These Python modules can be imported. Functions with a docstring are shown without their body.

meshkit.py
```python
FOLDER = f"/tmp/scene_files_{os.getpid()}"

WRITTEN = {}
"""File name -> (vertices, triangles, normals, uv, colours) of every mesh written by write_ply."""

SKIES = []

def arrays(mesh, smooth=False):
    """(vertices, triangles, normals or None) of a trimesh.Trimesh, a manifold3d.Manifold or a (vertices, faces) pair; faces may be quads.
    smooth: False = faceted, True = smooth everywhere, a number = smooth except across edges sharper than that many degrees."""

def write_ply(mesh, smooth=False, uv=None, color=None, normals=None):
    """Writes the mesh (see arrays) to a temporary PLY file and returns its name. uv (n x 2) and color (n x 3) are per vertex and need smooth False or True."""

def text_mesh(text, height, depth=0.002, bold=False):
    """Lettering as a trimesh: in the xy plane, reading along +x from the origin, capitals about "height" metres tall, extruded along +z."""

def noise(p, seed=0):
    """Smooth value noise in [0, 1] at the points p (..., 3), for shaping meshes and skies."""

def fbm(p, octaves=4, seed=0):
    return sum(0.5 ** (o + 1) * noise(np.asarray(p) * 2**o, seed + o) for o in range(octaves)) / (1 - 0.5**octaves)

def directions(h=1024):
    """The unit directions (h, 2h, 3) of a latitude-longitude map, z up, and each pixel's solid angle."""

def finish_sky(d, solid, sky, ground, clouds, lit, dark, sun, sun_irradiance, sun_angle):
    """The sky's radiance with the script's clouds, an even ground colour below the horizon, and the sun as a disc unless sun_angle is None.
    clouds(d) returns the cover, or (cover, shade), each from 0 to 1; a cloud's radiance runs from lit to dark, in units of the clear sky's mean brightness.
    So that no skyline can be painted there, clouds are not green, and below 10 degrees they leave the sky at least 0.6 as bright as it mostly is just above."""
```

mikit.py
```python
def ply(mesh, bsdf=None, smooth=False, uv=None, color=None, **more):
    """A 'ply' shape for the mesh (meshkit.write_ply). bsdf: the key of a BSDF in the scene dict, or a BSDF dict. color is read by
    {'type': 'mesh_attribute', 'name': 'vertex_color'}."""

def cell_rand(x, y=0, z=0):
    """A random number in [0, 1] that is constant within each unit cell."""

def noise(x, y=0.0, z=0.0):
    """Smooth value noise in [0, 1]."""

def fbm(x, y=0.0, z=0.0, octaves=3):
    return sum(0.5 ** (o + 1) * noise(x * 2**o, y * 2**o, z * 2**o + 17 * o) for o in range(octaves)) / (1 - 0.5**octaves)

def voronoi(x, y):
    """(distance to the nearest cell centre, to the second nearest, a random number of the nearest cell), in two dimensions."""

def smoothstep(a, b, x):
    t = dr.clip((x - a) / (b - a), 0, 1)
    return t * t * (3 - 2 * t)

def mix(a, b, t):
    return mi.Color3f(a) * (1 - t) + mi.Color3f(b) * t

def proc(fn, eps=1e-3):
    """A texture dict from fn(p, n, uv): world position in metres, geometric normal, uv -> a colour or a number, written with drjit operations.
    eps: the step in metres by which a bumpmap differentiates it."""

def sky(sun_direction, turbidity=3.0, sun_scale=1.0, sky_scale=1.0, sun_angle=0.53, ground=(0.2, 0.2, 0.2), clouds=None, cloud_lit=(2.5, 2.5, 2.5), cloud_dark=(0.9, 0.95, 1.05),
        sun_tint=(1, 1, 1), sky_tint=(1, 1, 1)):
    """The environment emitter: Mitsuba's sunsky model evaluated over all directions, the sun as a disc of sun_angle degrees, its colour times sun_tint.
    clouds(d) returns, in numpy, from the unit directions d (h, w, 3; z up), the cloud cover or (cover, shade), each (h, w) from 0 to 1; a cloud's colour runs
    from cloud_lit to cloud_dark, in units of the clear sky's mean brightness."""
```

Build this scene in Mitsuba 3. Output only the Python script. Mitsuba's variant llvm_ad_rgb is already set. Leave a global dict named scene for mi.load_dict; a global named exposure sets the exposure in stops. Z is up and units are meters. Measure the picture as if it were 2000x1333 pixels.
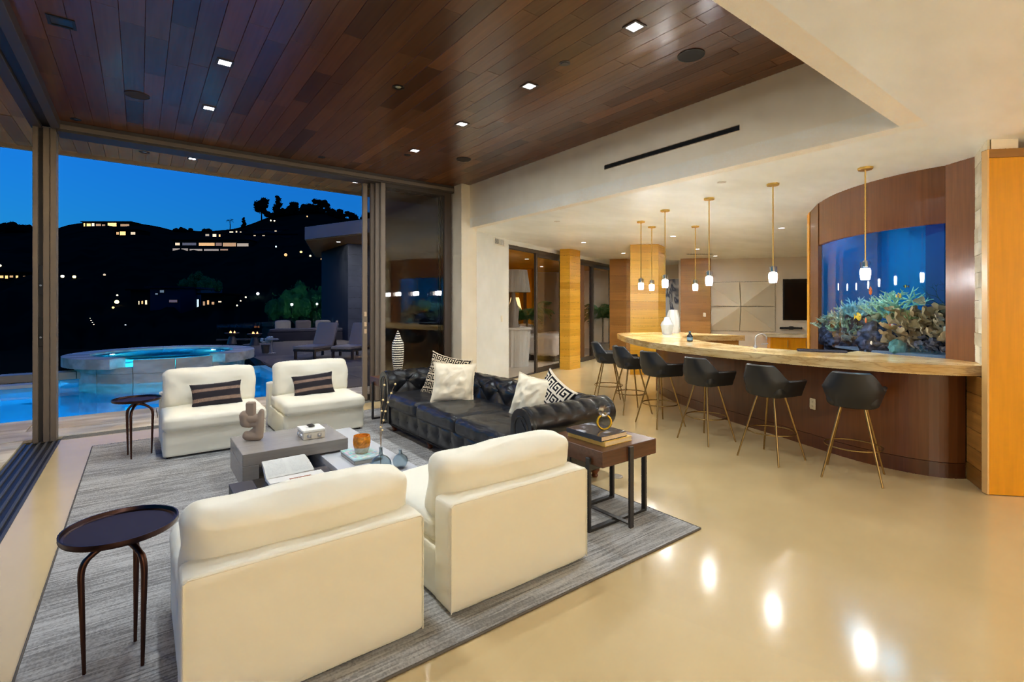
import math, random
import numpy as np, trimesh, manifold3d as m3
import drjit as dr, mitsuba as mi, mikit
from mikit import noise, fbm, cell_rand, smoothstep, proc
from meshkit import fbm as nfbm, noise as nnoise, text_mesh
T = mi.ScalarTransform4f
scene, labels = {}, {}
random.seed(7)
RNG = np.random.default_rng(7)
pi = math.pi

def c3(a): return mi.Color3f(*[float(x) for x in a]) if isinstance(a, (tuple, list, np.ndarray)) else a
def mix(a, b, t): return c3(a) * (1 - t) + c3(b) * t

# ---------------------------------------------------------------- camera, sky, exposure
EYE = 1.5
scene['camera'] = {'type': 'perspective', 'fov': math.degrees(2 * math.atan(1000 / 963.)), 'fov_axis': 'x',
                   'principal_point_offset_y': 0.0521, 'near_clip': 0.05, 'far_clip': 3000.0,
                   'to_world': T().look_at(origin=[0, 0, EYE], target=[0.6025, 0.7981, EYE], up=[0, 0, 1])}
scene['dusk_sky'] = {**mikit.sky([-0.75, 0.65, 0.03], turbidity=2.2, sun_scale=0.0, sky_scale=2.4,
                                 ground=(0.02, 0.02, 0.02), sky_tint=(0.08, 1.95, 10.5)), 'sampling_weight': 4.0}
exposure = 0.0
COOL, WARM, NEUT = np.array([.92, .99, 1.03]), np.array([.94, .93, .86]), np.array([.92, .97, .98])
L_WOOD, L_BAR, L_UNSEEN_BACK, L_PEND, L_UNSEEN_LAMP = 900.0, 1150.0, 110.0, 190.0, 24.0     # radiance of the lamps; back and floor lamps are unseen, behind the viewer

# ---------------------------------------------------------------- helpers
def C(r, g, b):
    x = np.array([r, g, b], float) / 255
    return np.where(x < 0.04045, x / 12.92, ((x + 0.055) / 1.055) ** 2.4)

def tm(m):
    if hasattr(m, 'to_mesh'):
        q = m.to_mesh()
        return trimesh.Trimesh(np.array(q.vert_properties[:, :3], float), np.array(q.tri_verts), process=False)
    return m

def J(*ms):
    ms = [tm(m) for m in (ms[0] if len(ms) == 1 and isinstance(ms[0], (list, tuple)) else ms)]
    at = np.cumsum([0] + [len(m.vertices) for m in ms])
    return trimesh.Trimesh(np.vstack([m.vertices for m in ms]), np.vstack([m.faces + a for m, a in zip(ms, at)]), process=False)

def mv(m, t=(0, 0, 0), rz=0.0, rx=0.0, ry=0.0, s=None):
    m = tm(m).copy()
    v = np.array(m.vertices)
    if s is not None: v = v * np.asarray(s)
    for a, (i, j) in ((rx, (1, 2)), (ry, (2, 0)), (rz, (0, 1))):
        if a:
            c, q = math.cos(a), math.sin(a)
            w = v.copy()
            w[:, i], w[:, j] = c * v[:, i] - q * v[:, j], q * v[:, i] + c * v[:, j]
            v = w
    m.vertices = v + np.asarray(t, float)
    return m

def box(x0, y0, z0, x1, y1, z1):
    m = trimesh.creation.box(bounds=[[min(x0, x1), min(y0, y1), min(z0, z1)], [max(x0, x1), max(y0, y1), max(z0, z1)]])
    return trimesh.Trimesh(m.vertices, m.faces, process=False)

def cb(x0, y0, z0, x1, y1, z1, c=0.004):
    """a box with chamfered edges"""
    lo, hi = np.minimum([x0, y0, z0], [x1, y1, z1]), np.maximum([x0, y0, z0], [x1, y1, z1])
    p = []
    for i in np.ndindex(2, 2, 2):
        k = np.where(np.array(i) == 1, hi, lo)
        sgn = np.where(np.array(i) == 1, -1, 1)
        for a in range(3):
            q = k.astype(float)
            for b in range(3):
                if b != a: q[b] += sgn[b] * c
            p.append(q)
    return tm(m3.Manifold.hull_points(np.array(p, np.float32)))

def prism(pts, z0, z1):
    cs = m3.CrossSection([np.array(pts, np.float64)], m3.FillRule.NonZero)
    return mv(cs.extrude(z1 - z0), (0, 0, z0))

def grid(P, cu=False, cv=False, flip=False):
    n, m = P.shape[:2]
    idx = np.arange(n * m).reshape(n, m)
    a = np.vstack([idx, idx[:1]]) if cu else idx
    a = np.hstack([a, a[:, :1]]) if cv else a
    q = np.stack([a[:-1, :-1], a[1:, :-1], a[1:, 1:], a[:-1, 1:]], -1).reshape(-1, 4)
    f = np.vstack([q[:, [0, 1, 2]], q[:, [0, 2, 3]]])
    return trimesh.Trimesh(P.reshape(-1, 3), f[:, ::-1] if flip else f, process=False)

def lathe(prof, n=28):
    """prof: (r, z) going up the outside"""
    prof = np.array(prof, float)
    a = np.arange(n) * 2 * pi / n
    P = np.stack([np.outer(np.cos(a), prof[:, 0]), np.outer(np.sin(a), prof[:, 0]), np.tile(prof[:, 1], (n, 1))], -1)
    return grid(P, cu=True)

def tube(pts, r, n=9, caps=True):
    p = np.array(pts, float)
    r = np.broadcast_to(np.asarray(r, float), (len(p),))
    t = np.gradient(p, axis=0)
    t /= np.linalg.norm(t, axis=1, keepdims=True) + 1e-12
    u = np.cross(t[0], [0, 0, 1.0] if abs(t[0][2]) < 0.9 else [1.0, 0, 0])
    rows, a = [], np.arange(n) * 2 * pi / n
    for i in range(len(p)):
        u = u - t[i] * (u @ t[i]); u /= np.linalg.norm(u)
        w = np.cross(t[i], u)
        rows.append(p[i] + r[i] * (np.outer(np.cos(a), u) + np.outer(np.sin(a), w)))
    m = grid(np.array(rows), cv=True, flip=True)
    if caps:
        v, k = np.array(m.vertices), len(p)
        b = np.arange(n)
        f = [np.stack([np.full(n, k * n), (b + 1) % n, b], 1), np.stack([np.full(n, k * n + 1), (k - 1) * n + b, (k - 1) * n + (b + 1) % n], 1)]
        m = trimesh.Trimesh(np.vstack([v, p[:1], p[-1:]]), np.vstack([m.faces] + [x[:, ::-1] for x in f]), process=False)
    return m

def bez(*P, n=14):
    t = np.linspace(0, 1, n)[:, None]
    P = [np.array(p, float) for p in P]
    if len(P) == 3: return (1 - t) ** 2 * P[0] + 2 * t * (1 - t) * P[1] + t * t * P[2]
    return (1 - t) ** 3 * P[0] + 3 * t * (1 - t) ** 2 * P[1] + 3 * t * t * (1 - t) * P[2] + t ** 3 * P[3]

def spline(pts, n=60):
    from scipy.interpolate import CubicSpline
    p = np.array(pts, float)
    d = np.r_[0, np.cumsum(np.linalg.norm(np.diff(p, axis=0), axis=1))]
    return CubicSpline(d, p)(np.linspace(0, d[-1], n))

def offset(line, dist):
    p = np.array(line, float)
    t = np.gradient(p, axis=0)
    t /= np.linalg.norm(t, axis=1, keepdims=True)
    return p + dist * np.stack([-t[:, 1], t[:, 0]], 1)

def strip(a, b, z0, z1):
    """a solid between the plan lines a and b"""
    return prism(np.vstack([a, np.array(b)[::-1]]), z0, z1)

def cushion(w, d, h, r=0.06, crown=0.03, puff=None, wr=0.004, seed=0, n=22, freq=7.0, sag=0.0):
    """a soft box w x d x h about the origin: rounded, crowned on every face, a little wrinkled"""
    g = np.linspace(-1, 1, n)
    a, b = np.meshgrid(g, g, indexing='ij')
    one = np.ones_like(a)
    faces = [np.stack(x, -1) for x in ((a, b, one), (b, a, -one), (one, a, b), (-one, b, a), (b, one, a), (a, -one, b))]
    m = J([grid(f) for f in faces])
    m.merge_vertices()
    v = np.array(m.vertices)
    half = np.array([w, d, h]) / 2
    r = min(r, half.min() * 0.98)
    p = v * half
    core = np.clip(p, -(half - r), half - r)
    q = p - core
    L = np.linalg.norm(q, axis=1, keepdims=True)
    p = core + np.where(L > 1e-9, q / np.maximum(L, 1e-9), 0) * np.minimum(L, r)
    s = np.clip(p / half, -1, 1)
    px, py = (0.35 * crown,) * 2 if puff is None else puff
    e = lambda t: 1 - t ** 4
    p[:, 2] += crown * np.sign(v[:, 2]) * np.abs(s[:, 2]) * e(s[:, 0]) * e(s[:, 1])
    p[:, 0] += px * s[:, 0] * e(s[:, 1]) * e(s[:, 2])
    p[:, 1] += py * s[:, 1] * e(s[:, 0]) * e(s[:, 2])
    if sag: p[:, 2] -= sag * np.exp(-(s[:, 0] ** 2 + s[:, 1] ** 2) * 2.2) * (s[:, 2] > 0)
    nrm = s ** 3
    nrm /= np.linalg.norm(nrm, axis=1, keepdims=True) + 1e-9
    k = (nfbm(p * freq + seed * 3.7, 3, seed) - 0.5) * 2
    k2 = nnoise(p * np.array([freq * 0.5, freq * 3, freq]) + seed, seed + 5) - 0.5
    m.vertices = p + nrm * (wr * (k + 0.8 * k2))[:, None]
    return m

def pillow(w, h, t, seed=0, n=26, ear=0.03, wr=0.004):
    """a square throw pillow in the xz plane, facing -y; returns mesh and uv"""
    g = np.sign(np.linspace(-1, 1, n)) * np.abs(np.linspace(-1, 1, n)) ** 0.8
    a, b = np.meshgrid(g, g, indexing='ij')
    e = 1 + ear * (np.abs(a) ** 3) * (np.abs(b) ** 3) * 3 - 0.05 * (1 - np.minimum(1, (np.maximum(np.abs(a), np.abs(b))) * 1)) * 0
    sx = a * w / 2 * e * (1 - 0.05 * (1 - b * b)); sz = b * h / 2 * e * (1 - 0.05 * (1 - a * a))
    prof = ((1 - np.abs(a) ** 2.6) * (1 - np.abs(b) ** 2.6)) ** 0.55
    wob = (nfbm(np.stack([a * 3 + seed, b * 3, a * 0], -1), 3, seed) - 0.5) * wr * 2
    P0 = np.stack([sx, -(t / 2 * prof + wob * prof), sz], -1)
    P1 = np.stack([sx, (t / 2 * prof + wob * prof), sz], -1)
    m = J(grid(P0), grid(P1, flip=True))
    uv = np.tile(np.stack([(a + 1) / 2, (b + 1) / 2], -1).reshape(-1, 2), (2, 1))
    return m, uv

def blob(seed, sub=3, amp=0.3, freq=1.6, s=(1, 1, 1)):
    m = trimesh.creation.icosphere(subdivisions=sub)
    v = np.array(m.vertices)
    v = v * (1 + amp * 2 * (nfbm(v * freq + seed * 5.3, 3, seed) - 0.5))[:, None]
    return trimesh.Trimesh(v * np.asarray(s), m.faces, process=False)

def ring(r0, r1, z0, z1, n=40):
    return lathe([(r0, z0), (r1, z0), (r1, z1), (r0, z1), (r0, z0)], n)

def disc(r, z, n=28, up=False):
    a = np.arange(n) * 2 * pi / n
    v = np.vstack([np.stack([r * np.cos(a), r * np.sin(a), 0 * a + z], 1), [[0, 0, z]]])
    i = np.arange(n)
    f = np.stack([i, (i + 1) % n, np.full(n, n)], 1)
    return trimesh.Trimesh(v, f if up else f[:, ::-1], process=False)

def S(m, bsdf, col=None, sm=False, uv=None, **kw):
    """the shape dict of a mesh; sm: False, True or an angle; col: linear colour(s) for the vertex-colour materials"""
    m = tm(m)
    if sm is not True and sm is not False:
        m.merge_vertices(merge_norm=True, merge_tex=True)
        m = trimesh.graph.smooth_shade(m, angle=math.radians(sm), facet_minarea=None)
        sm = True
    color = None if col is None else np.broadcast_to(np.asarray(col, float), (len(m.vertices), 3))
    if isinstance(uv, tuple): uv = np.tile(np.array(uv, float), (len(m.vertices), 1))
    return mikit.ply(m, bsdf, sm, uv=uv, color=color, **kw)

def num(key):
    if key not in scene and key not in labels: return key
    i = 1
    while f'{key}_{i:03d}' in scene or f'{key}_{i:03d}' in labels: i += 1
    return f'{key}_{i:03d}'

_used = {}
def part(holder, name, d, label=None, kind=None):
    k0 = holder + '__' + name
    i = _used.get(k0, 0); _used[k0] = i + 1
    key = k0 if i == 0 else f'{k0}_{i:03d}'
    scene[key] = d
    if label: labels.setdefault(key, {})['label'] = label
    if kind: labels.setdefault(key, {})['kind'] = kind
    return key

def thing(name, label, cat=None, group=None, d=None, kind=None):
    key = num(name)
    labels[key] = {'label': label}
    if cat: labels[key]['category'] = cat
    if group: labels[key]['group'] = group
    if kind: labels[key]['kind'] = kind
    if d is not None: scene[key] = d
    return key

def struct(name, label, d=None): return thing(name, label, None, None, d, 'structure')

def place(key, model, M):
    """adds every (part, shape) of a model under the thing's key, moved by M"""
    made = {}
    for name, d in model:
        if '__' in name:
            h, n = name.split('__')
            part(made[h], n, {**d, 'to_world': M})
        else:
            made[name] = part(key, name.split('#')[0], {**d, 'to_world': M})

def at_(x, y, z=0.0, rz=0.0): return T().translate([x, y, z]).rotate([0, 0, 1], math.degrees(rz))

FW, RT = np.array([.6025, .7981]), np.array([.7981, -.6025])
def ground(az, dist):
    """the plan point at a bearing (tangent to the right of the view's middle) and a depth"""
    return FW * dist + RT * az * dist

# ---------------------------------------------------------------- materials
VC = {'type': 'mesh_attribute', 'name': 'vertex_color'}
def RGB(c): return {'type': 'rgb', 'value': [float(x) for x in c]}
def mat(name, base, rough=0.5, metal=0.0, spec=0.5, bump=None, bscale=1.0, **kw):
    b = {'type': 'principled', 'base_color': base, 'roughness': rough, 'metallic': metal, 'specular': spec, **kw}
    if metal: b.pop('specular')
    if bump is not None: b = {'type': 'bumpmap', 'arbitrary': bump, 'scale': bscale, 'bsdf': b}
    scene[name] = {'type': 'twosided', 'bsdf': b}
mat('matte', VC, 0.75, spec=0.25)
mat('satin', VC, 0.42, spec=0.45)
mat('gloss', VC, 0.16, spec=0.5)
mat('metal', VC, 0.28, metal=1.0)
mat('far', VC, 1.0, spec=0.0)
mat('garden_leaf', RGB(C(46, 84, 40)), 0.9, spec=0.1)
scene['tinted_glass'] = {'type': 'thindielectric', 'int_ior': 1.8, 'specular_transmittance': RGB((0.42, 0.40, 0.38))}
scene['pane_glass'] = {'type': 'thindielectric', 'int_ior': 1.5}
scene['clear_glass'] = {'type': 'dielectric', 'int_ior': 1.5}
scene['smoke_glass'] = {'type': 'dielectric', 'int_ior': 1.45, 'specular_transmittance': RGB((0.8, 0.85, 0.87))}
scene['amber_glass'] = {'type': 'dielectric', 'int_ior': 1.45, 'specular_transmittance': RGB((0.9, 0.5, 0.12))}
scene['water'] = {'type': 'dielectric', 'int_ior': 1.33, 'specular_transmittance': RGB((0.62, 0.93, 1.0))}
scene['dark_emit'] = {'type': 'diffuse', 'reflectance': RGB((0.5, 0.5, 0.5))}

def wood_tone(a, b, c, sx, sy, sz, amt=0.35):
    def fn(p, n, uv):
        s = uv.x
        base = mix(mix(a, b, smoothstep(0.0, 0.55, s)), c, smoothstep(0.55, 1.0, s))
        g = fbm(p.x * sx + s * 71, p.y * sy + s * 13, p.z * sz, 3)
        g2 = noise(p.x * sx * 3.1, p.y * sy * 3.1 + s * 31, p.z * sz * 3.1)
        return base * (1 - amt + 2 * amt * (0.7 * g + 0.3 * g2))
    return fn
mat('ceiling_wood', proc(wood_tone(C(54, 27, 11), C(82, 46, 21), C(110, 66, 34), 55, 2.2, 55, 0.3)), 0.22, spec=0.5)
mat('eave_wood', proc(wood_tone(C(120, 86, 40), C(150, 110, 54), C(170, 126, 64), 55, 2.2, 55, 0.25)), 0.5)
mat('amber_wood', proc(wood_tone(C(194, 134, 26), C(214, 156, 40), C(224, 170, 58), 2.0, 2.0, 46, 0.22)), 0.33, spec=0.5)
mat('amber_panel', proc(wood_tone(C(208, 136, 8), C(218, 146, 12), C(226, 156, 20), 34, 34, 1.6, 0.14)), 0.3, spec=0.5)
mat('brown_wood', proc(wood_tone(C(132, 88, 34), C(152, 103, 43), C(164, 114, 52), 2.0, 2.0, 40, 0.25)), 0.36)
mat('walnut', proc(wood_tone(C(66, 34, 14), C(92, 51, 22), C(108, 63, 30), 60, 60, 1.8, 0.32)), 0.26, spec=0.55)
mat('table_wood', proc(wood_tone(C(58, 36, 22), C(76, 46, 28), C(90, 56, 34), 4, 60, 60, 0.3)), 0.3)
mat('grey_wood', proc(wood_tone(C(124, 118, 112), C(140, 134, 128), C(150, 144, 138), 3, 60, 60, 0.16)), 0.3)

def plaster(a, b, f=0.9):
    def fn(p, n, uv):
        k = fbm(p.x * f, p.y * f * 2.4, p.z * f * 1.2, 4)
        k2 = fbm(p.x * 5 * f, p.y * 11 * f, p.z * 5 * f, 2)
        return mix(a, b, smoothstep(0.25, 0.75, 0.7 * k + 0.3 * k2))
    return fn
mat('plaster', proc(plaster(C(229, 229, 219), C(241, 241, 233))), 0.42, spec=0.35)
mat('wall_plaster', proc(plaster(C(230, 216, 188), C(241, 229, 205), 0.7)), 0.6, spec=0.25)

def floor_fn(p, n, uv):
    k = fbm(p.x * 0.5, p.y * 0.5, 0, 4)
    k2 = fbm(p.x * 4, p.y * 4, 3, 3)
    cellx, celly = p.x * 0.8 + p.y * 0.25, p.y * 0.8 - p.x * 0.25
    patch = cell_rand(cellx, celly, 3)
    c = mix(C(186, 163, 119), C(199, 177, 133), smoothstep(0.2, 0.8, 0.75 * k + 0.25 * k2))
    return c * (0.985 + 0.03 * patch)
mat('floor_finish', proc(floor_fn), 0.15, spec=0.5)

def rug_fn(p, n, uv):
    row = dr.floor(p.y * 110)
    a = noise(p.x * 7 + cell_rand(row, 1) * 90, row * 0.37, 1)
    b = fbm(p.x * 1.6, p.y * 5.5, 0, 3)
    w = noise(p.x * 160, p.y * 110, 2)
    k = 0.42 * a + 0.38 * b + 0.2 * w
    return mix(C(108, 107, 107), C(172, 172, 171), smoothstep(0.2, 0.8, k))
mat('rug_weave', proc(rug_fn), 0.9, spec=0.1, bump=proc(lambda p, n, uv: 0.0016 * noise(p.x * 160, p.y * 220, 2), 8e-4), bscale=1.0)

def onyx_fn(p, n, uv):
    k = fbm(p.x * 3.2 + 2 * fbm(p.x * 2, p.y * 2, p.z * 2, 2), p.y * 3.2, p.z * 9, 4)
    v = dr.abs(fbm(p.x * 5, p.y * 5 + 3, p.z * 22, 4) - 0.5) * 2
    c = mix(C(196, 156, 92), C(226, 198, 144), smoothstep(0.25, 0.75, k))
    return mix(C(170, 122, 58), c, smoothstep(-0.12, 0.16, v))
mat('onyx', proc(onyx_fn), 0.1, spec=0.55)

def stone_fn(p, n, uv):
    k = fbm(p.x * 1.2 + uv.x * 40, p.y * 4.5, p.z * 4, 4)
    return mix(C(186, 170, 138), C(226, 214, 186), smoothstep(0.3, 0.7, k)) * (0.94 + 0.1 * uv.x)
mat('travertine', proc(stone_fn), 0.5, spec=0.3)

def leather_fn(p, n, uv):
    k = fbm(p.x * 9, p.y * 9, p.z * 9, 3)
    return mix(C(13, 14, 18), C(26, 28, 34), smoothstep(0.35, 0.8, k))
def crease_fn(p, n, uv):
    a = dr.abs(fbm(p.x * 16 + 4 * noise(p.x * 3, p.y * 3, p.z * 3), p.y * 6, p.z * 12, 3) - 0.5)
    return 0.006 * smoothstep(0.0, 0.16, a) + 0.0015 * noise(p.x * 60, p.y * 60, p.z * 60)
mat('black_leather', proc(leather_fn), 0.3, spec=0.6, bump=proc(crease_fn, 2e-3), bscale=0.6)
mat('tufted_leather', proc(leather_fn), 0.24, spec=0.6)
def leather_rough(p, n, uv): return 0.36 + 0.14 * fbm(p.x * 5, p.y * 5, p.z * 5, 3)
mat('white_leather', VC, 0.42, spec=0.35, bump=proc(lambda p, n, uv: 0.009 * fbm(p.x * 6, p.y * 6, p.z * 13, 4), 3e-3))

KEY = ['1111110', '1000010', '1011010', '1010010', '1011110', '1000000', '1111111']
KEYT = [int(r[::-1], 2) for r in KEY]
def key_fn(nx, ny, light, dark):
    def fn(p, n, uv):
        x, y = uv.x * nx, uv.y * ny
        ty = dr.floor(y / 7)
        x = x + ty * 3
        cx = mi.UInt32(mi.Int32(dr.floor(x - 7 * dr.floor(x / 7))))
        cy = mi.Int32(dr.floor(y - 7 * ty))
        bits = mi.UInt32(0)
        for i, b in enumerate(KEYT): bits = dr.select(cy == i, mi.UInt32(b), bits)
        on = (bits >> cx) & 1
        return dr.select(on == 1, mi.Color3f(*map(float, light)), mi.Color3f(*map(float, dark)))
    return fn
mat('key_small', proc(key_fn(42, 42, C(190, 172, 144), C(14, 12, 13))), 0.8, spec=0.1)
mat('key_large', proc(key_fn(28, 28, C(220, 208, 186), C(22, 21, 26))), 0.8, spec=0.1)
def lumbar_fn(p, n, uv):
    band = (dr.abs(uv.y - 0.30) < 0.075) | (dr.abs(uv.y - 0.72) < 0.065)
    zig = (uv.x * 34 + uv.y * 14) - dr.floor(uv.x * 34 + uv.y * 14)
    c = dr.select(band & (zig < 0.62), mi.Color3f(*map(float, C(158, 132, 116))), mi.Color3f(*map(float, C(44, 41, 46))))
    return c * (0.85 + 0.3 * noise(uv.x * 160, uv.y * 80, 0))
mat('lumbar_weave', proc(lumbar_fn), 0.9, spec=0.1)
def page_fn(p, n, uv):
    line = uv.y * 26 - dr.floor(uv.y * 26)
    word = noise(uv.x * 90, dr.floor(uv.y * 26) * 7.3, 0)
    ink = (line > 0.35) & (line < 0.62) & (word > 0.38) & (uv.y > 0.08) & (uv.y < 0.92)
    colx = dr.abs(uv.x * 2 - dr.floor(uv.x * 2) - 0.5)
    ink = ink & (colx < 0.42)
    return dr.select(ink, mi.Color3f(0.38), mi.Color3f(*map(float, C(205, 205, 200))))
mat('printed_page', proc(page_fn), 0.7, spec=0.2)
def cover_fn(p, n, uv):
    k = fbm(uv.x * 5, uv.y * 5, 3, 4)
    return mix(C(28, 32, 44), C(150, 160, 176), smoothstep(0.55, 0.8, k))
mat('photo_cover', proc(cover_fn), 0.12, spec=0.5)
def rock_fn(p, n, uv):
    k = fbm(p.x * 16, p.y * 16, p.z * 16, 3)
    return mix(C(12, 16, 30), C(62, 76, 108), smoothstep(0.4, 0.85, k))
mat('reef_rock', proc(rock_fn), 0.8, spec=0.1)
def art_fn(p, n, uv):
    k = dr.abs(fbm(uv.x * 3.5 + 2 * noise(uv.x * 3, uv.y * 2, 0), uv.y * 1.6, 4, 4) - 0.5)
    return mix(C(40, 54, 84), C(216, 220, 224), smoothstep(0.0, 0.045, k))
mat('art_paint', proc(art_fn), 0.5)
def slate_fn(p, n, uv): return mix(C(38, 42, 56), C(66, 70, 84), fbm(p.x * 3 + uv.x * 20, p.y * 3, p.z * 3, 4))
mat('slate', proc(slate_fn), 0.6, spec=0.3)
def hill_fn(p, n, uv): return mix(C(9, 12, 10), C(24, 28, 22), fbm(p.x * .12, p.y * .12, p.z * .12, 4))
mat('hill_scrub', proc(hill_fn), 1.0, spec=0.0)

def emit(c, w=1.0): return {'type': 'area', 'radiance': RGB(c), 'sampling_weight': float(w)}

# ---------------------------------------------------------------- the room
WX0, WX1, WY0, WY1 = -0.95, 4.48, 1.18, 7.44      # the raised wood ceiling
ZH, ZL = 3.545, 2.82
P0 = np.array([5.93, 7.97]); DD = np.array([.929, .370]); DN = np.array([-.370, .929])
def DW(s, o=0.0): return P0 + s * DD + o * DN
def dwall(s0, s1, o0, o1, z0, z1): return prism([DW(s0, o0), DW(s1, o0), DW(s1, o1), DW(s0, o1)], z0, z1)

ROOM = [(-.70, -3.6), (8.6, -3.6), (17.5, 2.0), (15.5, 13.0), tuple(DW(0)), (4.3, 7.12), (4.3, 7.40), (-.70, 7.40)]
struct('floor', 'glossy beige polished floor of the living room and bar', S(prism(ROOM, -0.06, 0), 'floor_finish'))
outer = m3.CrossSection([np.array([(-1.1, -3.7), (8.7, -3.7), (17.6, 2.0), (15.6, 13.1), tuple(DW(0, .1)), (4.3, 7.2), (4.3, 7.6), (-1.1, 7.6)])], m3.FillRule.NonZero)
hole = m3.CrossSection([np.array([(-1.2, WY0), (WX1, WY0), (WX1, 7.7), (-1.2, 7.7)])], m3.FillRule.NonZero)
struct('ceiling_001', 'cream plaster ceiling, low, over the bar and the foreground', S(mv((outer - hole).extrude(0.16), (0, 0, ZL)), 'plaster'))
struct('ceiling', 'raised ceiling of dark wood planks over the seating', S(box(WX0, WY0, ZH + .03, WX1, WY1 + .1, ZH + .2), 'matte', C(20, 12, 8)))
rows = np.linspace(WX0 + .24, WX1, 36)
for i in range(35):
    y = WY0 - RNG.uniform(0, 1.2)
    while y < WY1:
        y1 = y + RNG.choice([0.75, 1.05, 1.35, 1.7])
        a, b = max(y, WY0), min(y1, WY1)
        if WY1 - b < 0.15: b = WY1
        if b - a > 0.1:
            t = float(np.clip(RNG.normal(0.42, 0.19), 0, 1))
            part('ceiling', 'plank', S(cb(rows[i] + .0009, a + .0009, ZH - .001 * RNG.random(), rows[i + 1] - .0009, b - .0009, ZH + .028, .0014), 'ceiling_wood', uv=(t, 0)))
        y = y1
# fascias of the raised ceiling
struct('wall_fascia', 'beige plaster fascia between the wood ceiling and the bar ceiling', S(box(WX1, WY0, ZL, WX1 + .14, 7.2, ZH + .1), 'wall_plaster'))
struct('wall_fascia_001', 'plaster fascia at the near end of the wood ceiling', S(box(WX0, WY0 - .14, ZL, WX1 + .14, WY0, ZH + .1), 'wall_plaster'))
struct('wall_pier', 'beige plaster pier at the end of the glass wall', S(prism([(4.3, 7.1), (4.62, 7.13), (4.62, 7.55), (4.3, 7.55)], 0, ZH + .1), 'wall_plaster'))
struct('wall_back', 'cream plaster wall between the glass wall and the bedroom door', S(prism([(4.302, 7.098), tuple(DW(0, -.005)), tuple(DW(0, .2)), (4.5, 7.4)], 0, ZL), 'plaster'))
struct('wall_left', 'unseen plaster wall behind the camera on the left, bouncing light', S(box(-1.05, -3.6, 0, -.9, 1.0, ZL), 'wall_plaster'))  # unseen walls on this side close the room and bounce light back
struct('wall_front', 'unseen plaster wall behind the camera, closing the room and bouncing light', S(box(-1.05, -3.75, 0, 8.7, -3.6, ZL), 'wall_plaster'))
struct('wall_right', 'plaster wall behind the bar side', S(prism([(8.6, -3.7), (17.7, 2.0), (17.9, 1.9), (8.8, -3.9)], 0, ZL), 'wall_plaster'))
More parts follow.
